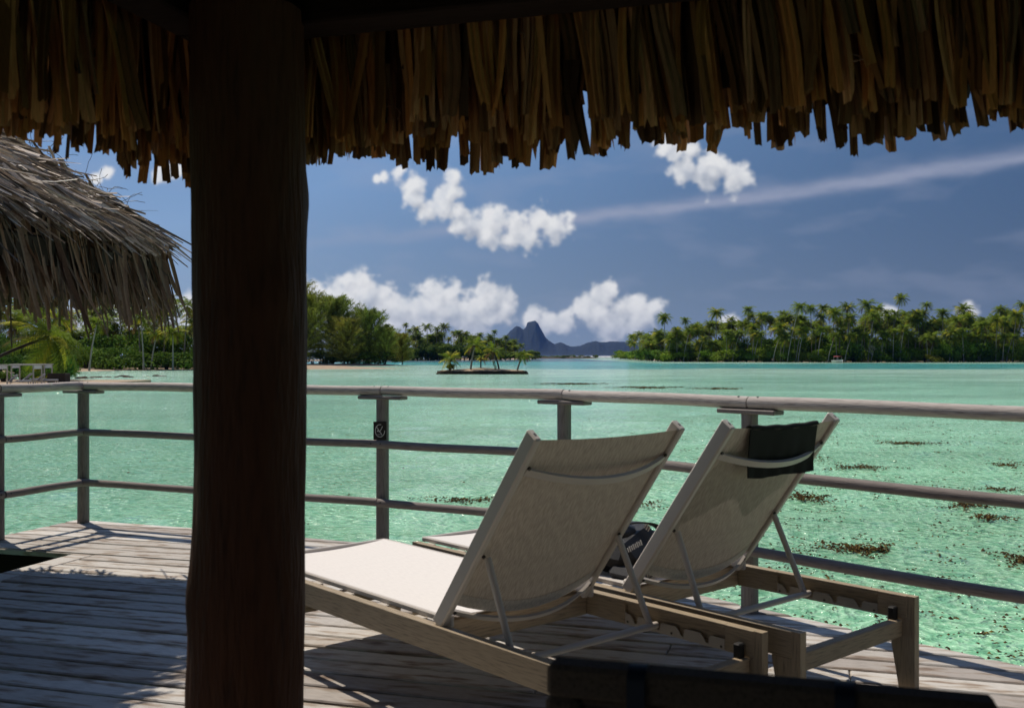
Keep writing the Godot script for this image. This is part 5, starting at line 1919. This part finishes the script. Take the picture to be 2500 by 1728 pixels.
	stay.tube(PackedVector3Array([Vector3(-0.338, 0.284, -0.424), Vector3(0.338, 0.284, -0.424)]), PackedFloat32Array([0.0115]), 12)
	obj("prop", stay, mats.metal, o)
	return o

func loungers() -> void:
	var a := make_lounger("nearer sun lounger with bare sling back coloured for shade and seat coloured for sun on the deck")
	var turn := atan2(0.657, 0.754)
	a.position = P(0.515, 2.922)
	a.rotation.y = turn
	var b := copy(a, "farther sun lounger by the railing, a black towel hung over its back", "sun loungers on the deck")
	b.position = P(1.169, 3.385)
	b.rotation.y = turn
	# the towel: a short tail behind the sling, a long skewed one lying on its front
	var towel := thing("towel", "black towel draped over the back of the farther sun lounger", "towel", b.position, turn)
	var rear := MB.new()
	var g := []
	for i in 15:
		var row := PackedVector3Array()
		var u := i / 14.0
		for k in 25:
			var f := k / 24.0
			var x := lerpf(-0.225, 0.190, f)
			var c := 1.0 - pow(x / 0.326, 2.0)
			var drop := u * (0.258 + 0.005 * sin(f * 9.0))
			var fold := 0.0035 * sin(f * 31.0 + u * 1.5) * u + 0.002 * sin(f * 13.0 + 1.0)
			var p := back_point(x, 0.752 - 0.006 * c, 0.016 + c * 0.014)
			row.append(p + Vector3(0.052 * minf(drop * 0.66 / 0.13, 1.0), -drop * 0.66, fold - 0.40 * minf(drop * 0.66, 0.13)))
		g.append(row)
	rear.sheet(g, 0.004)
	obj("rear_tail", rear, mats.cloth, towel)
	var front := MB.new()
	g = []
	for i in 17:
		var row := PackedVector3Array()
		var u := i / 16.0
		for k in 25:
			var f := k / 24.0
			var edge: float = 0.31 + 0.16 * smoothstep(0.55, 0.0, f) + 0.11 * exp(-pow((f - 0.72) / 0.13, 2.0))
			var x := maxf(-0.312, lerpf(-0.225, 0.190, f) - 0.17 * u * (1.0 - f) + 0.06 * u * f)
			var c := 1.0 - pow(clampf(x / 0.326, -1.0, 1.0), 2.0)
			var s := 0.756 - 0.006 * c - u * edge
			row.append(back_point(x, s, 0.002 + c * lerpf(0.045, 0.012, clampf((s - 0.07) / 0.68, 0.0, 1.0)) - 0.003 * sin(f * 26.0) * u))
		g.append(row)
	front.sheet(g, 0.004)
	obj("front_tail", front, mats.cloth, towel)
	var fold_ := MB.new()
	g = []
	for i in 7:
		var row := PackedVector3Array()
		var u := i / 6.0 * PI
		for k in 25:
			var x := lerpf(-0.225, 0.190, k / 24.0)
			var c := 1.0 - pow(x / 0.326, 2.0)
			row.append(back_point(x, 0.757 - 0.006 * c + 0.009 * sin(u) + 0.002 * sin(k * 0.9), 0.010 + c * 0.013 - 0.010 * cos(u)))
		g.append(row)
	fold_.sheet(g, 0.003)
	obj("top_fold", fold_, mats.cloth, towel)
	# the black bag and pouch on the farther seat
	var bag := thing("beach_bag", "glossy black bag with white lettering on the farther lounger's seat", "bag", b.position, turn)
	var bm := MB.new()
	bm.cbox(Transform3D(Basis.from_euler(Vector3(0.1, 0.35, 0.16)), Vector3(-0.14, 0.445, -0.98)), Vector3(0.34, 0.13, 0.25), 0.05)
	bm.ball(Vector3(-0.17, 0.50, -1.02), Vector3(0.14, 0.04, 0.12), 12, 8)
	obj("body", bm, mats.bag, bag)
	var hd := MB.new()
	var pts := PackedVector3Array()
	for k in 11:
		var a2 := PI * k / 10.0
		pts.append(Vector3(-0.10 + 0.10 * cos(a2), 0.50 + 0.04 * sin(a2), -0.93 + 0.05 * cos(a2)))
	hd.sweep(pts, 0.03, 0.006, Vector3(0.3, 0, 1).normalized())
	obj("handle", hd, mats.bag, bag)
	var let := MB.new()
	for k in 8:
		let.cbox(Transform3D(Basis.from_euler(Vector3(-0.2, 0.0, 0.25)), Vector3(-0.232 + k * 0.0105, 0.46 + k * 0.0028, -0.842)), Vector3(0.005, 0.016 + 0.004 * (k % 2), 0.002), 0.0)
	obj("lettering", let, mats.white_print, bag)
	var buckle := MB.new()
	for k in 3:
		buckle.cbox(Transform3D(Basis.from_euler(Vector3(0, 0, -0.5)), Vector3(-0.07 + k * 0.011, 0.530 - k * 0.008, -0.90)), Vector3(0.004, 0.024, 0.004), 0.0)
	obj("buckle", buckle, mats.metal, bag)
	var pouch := thing("pouch", "flat dark grey pouch lying beside the black bag on the lounger seat", "pouch", b.position, turn)
	var pm := MB.new()
	pm.cbox(Transform3D(Basis.from_euler(Vector3(0.08, 0.25, 0.1)), Vector3(-0.16, 0.385, -0.845)), Vector3(0.27, 0.05, 0.15), 0.02)
	obj("body", pm, mats.bag_gray, pouch)
	var rib := MB.new()
	for k in 7:
		rib.cbox(Transform3D(Basis.from_euler(Vector3(0.08, 0.25, 0.1)), Vector3(-0.225 + k * 0.012, 0.386 + k * 0.0012, -0.752 - k * 0.003)), Vector3(0.003, 0.038, 0.004), 0.001)
	obj("rib", rib, mats.white_print if false else mats.rack, pouch)


# ---------------------------------------------------------------- the dark chair at the bottom of the view
func chair() -> void:
	var o := thing("woven_chair", "dark woven chair in the near foreground, seen over its back with two cushion straps", "chair", P(0.322, 1.326), -atan2(0.286, 0.958))
	# local: x along its back, -z the way it faces
	var rail := MB.new()
	rail.box(Vector3(0, 0.758, 0), Vector3(0.562, 0.044, 0.045), 0.006)
	obj("top_rail", rail, mats.wicker, o)
	for s in [-1.0, 1.0]:
		var m := MB.new()
		m.bar(Vector3(s * 0.262, 0.0, -0.02), Vector3(s * 0.262, 0.736, 0.0), 0.045, 0.04, Vector3.FORWARD, 0.008)
		obj("leg", m, mats.wicker, o)
		var m2 := MB.new()
		m2.bar(Vector3(s * 0.262, 0.0, -0.52), Vector3(s * 0.262, 0.54, -0.50), 0.04, 0.04, Vector3.FORWARD, 0.008)
		obj("leg", m2, mats.wicker, o)
		var m3 := MB.new()
		m3.bar(Vector3(s * 0.262, 0.555, -0.54), Vector3(s * 0.262, 0.555, -0.02), 0.05, 0.028, Vector3.UP, 0.008)
		obj("armrest", m3, mats.wicker, o)
	var back := MB.new()
	for k in 30:      # woven strands
		back.box(Vector3(0, 0.395 + k * 0.0115, -0.004 + 0.003 * (k % 2)), Vector3(0.482, 0.0095, 0.010), 0.003)
	obj("woven_back", back, mats.wicker, o)
	var seat := MB.new()
	seat.box(Vector3(0, 0.40, -0.26), Vector3(0.478, 0.05, 0.47), 0.015)
	obj("seat", seat, mats.wicker, o)
	var cush := MB.new()
	cush.box(Vector3(0, 0.47, -0.27), Vector3(0.47, 0.08, 0.46), 0.035)
	obj("cushion", cush, mats.cloth, o)
	for x in [-0.158, 0.105]:
		var m := MB.new()
		var pts := PackedVector3Array()
		for k in 13:
			var a := PI * k / 12.0
			pts.append(Vector3(x, 0.766 + 0.0165 * sin(a), 0.026 * cos(a)))
		pts.insert(0, Vector3(x, 0.55, 0.026))
		pts.append(Vector3(x, 0.55, -0.028))
		m.sweep(pts, 0.024, 0.003, Vector3.RIGHT)
		obj("strap", m, mats.strap, o)


# ---------------------------------------------------------------- floating weed
func weed_bit(m: MB, p: Vector3, size: float) -> void:      # a small leathery tuft
	var a := rr(0, TAU)
	var d := Vector3(cos(a), rr(-0.2, 0.3), sin(a)) * size
	var s := Vector3(-sin(a), rr(-0.2, 0.2), cos(a)) * size * rr(0.4, 0.75)
	var h := Vector3(0, size * rr(0.35, 0.8), 0)
	var t := rr(0.45, 1.5)
	m.col = Color(0.075 * t, 0.046 * t, 0.018 * t) if rng.randf() < 0.8 else Color(0.13 * t, 0.09 * t, 0.022 * t)
	for q in [[d, s], [s, -d], [-d, -s], [-s, d]]:
		m.face(p + h, p + q[0], p + q[1])

func seaweed() -> void:
	var wet := mat(Color.WHITE, 0.85, 0.2)
	wet.vertex_color_use_as_albedo = true
	# [x, depth, half length, half width, turn, bits, label]
	var rafts := [
		[13.3, 34.3, 0.95, 0.30, 0.0, 420, "long narrow raft of brown seaweed, farthest out at the right"],
		[8.15, 29.2, 0.75, 0.75, -0.9, 300, "hooked drift of brown seaweed just right of the towel"],
		[9.2, 26.9, 0.95, 0.30, 0.1, 300, "thin streak of seaweed above the railing's middle pole at the right"],
		[6.1, 21.3, 0.52, 0.42, 0.1, 420, "dense oval clump of seaweed right of the farther lounger"],
		[9.0, 20.2, 0.32, 0.42, -0.5, 240, "rounded seaweed clump, upper of the two under the middle pole"],
		[8.7, 18.6, 0.34, 0.25, -0.2, 170, "small seaweed clump, lower of the two under the middle pole"],
		[5.3, 15.6, 0.62, 0.26, 0.05, 380, "crescent raft of seaweed with a yellow leaf in the lower water"],
		[7.55, 14.75, 0.60, 0.40, -0.2, 340, "thick seaweed mat at the lower right edge of the frame"],
		[13.4, 27.5, 0.5, 0.4, -0.4, 140, "scattered seaweed patch in the upper right water"],
		[10.7, 22.5, 0.6, 0.25, -0.3, 130, "loose line of seaweed right of the middle pole's bend"],
		[-1.0, 20.8, 0.85, 0.22, 0.0, 240, "streak of seaweed with a yellow leaf left of the nearer lounger's back"],
		[2.35, 20.2, 0.55, 0.5, 0.6, 220, "seaweed drift seen between the two lounger backs"],
		[6.2, 104.0, 3.2, 1.1, 0.0, 380, "long dark seaweed streak beyond the handrail, left one"],
		[12.2, 92.0, 2.8, 1.3, 0.0, 300, "dark seaweed patches beyond the handrail, middle group"],
		[18.0, 89.0, 2.2, 0.8, 0.0, 200, "dark seaweed streak beyond the handrail, right one"]]
	for q in rafts:
		var m := MB.new()
		for k in int(q[5] * 1.3):
			var a := rr(0, TAU)
			var r := pow(rng.randf(), 0.75)
			var w := 1.0 + 0.5 * sin(a * 3.0 + q[0])
			var off := Vector2(cos(a) * r * q[2] * w, sin(a) * r * q[3] * 1.6 * (1.0 + 0.6 * sin(a * 5.0 + q[1]))).rotated(q[4])
			off.y += 0.25 * off.x * off.x / maxf(q[2], 0.1) * (1.0 if q[0] < 6.0 else -0.4)
			weed_bit(m, Vector3(off.x, rr(0.0, 0.05), -off.y), rr(0.02, 0.04) * (1.0 if q[1] < 60.0 else 3.0))
		var o := obj("seaweed_raft", m, wet, self, true)
		o.position = P(q[0], q[1], WATER + 0.01 + (0.0 if q[1] < 60 else 0.02))
		tag(o, q[6], "seaweed")
		if q[5] < 150:      # too loose to be one raft: scraps nobody could count
			o.set_meta("kind", "stuff")
	var sc := MB.new()
	for k in 1500:
		var d := 9.5 + 55.0 * pow(rng.randf(), 1.5)
		var x := rr(-0.42, 0.52) * d
		if x < 0.16 * d and rng.randf() < 0.75:
			continue
		var n := rng.randi_range(1, 9) if x > 0.1 * d else rng.randi_range(1, 3)
		var tail := Vector3(rr(-1, 1), 0, rr(-1, 1)) * 0.10
		var p := P(x, d, WATER + 0.02)
		for i in n:
			weed_bit(sc, p + Vector3(rr(-0.05, 0.05), rr(0.0, 0.02), rr(-0.06, 0.06)), rr(0.016, 0.036))
			p += tail
	var so := obj("drifting_weed", sc, wet, self, true)
	so.set_meta("kind", "stuff")
	tag(so, "loose scraps of brown seaweed scattered over the lagoon surface", "seaweed")
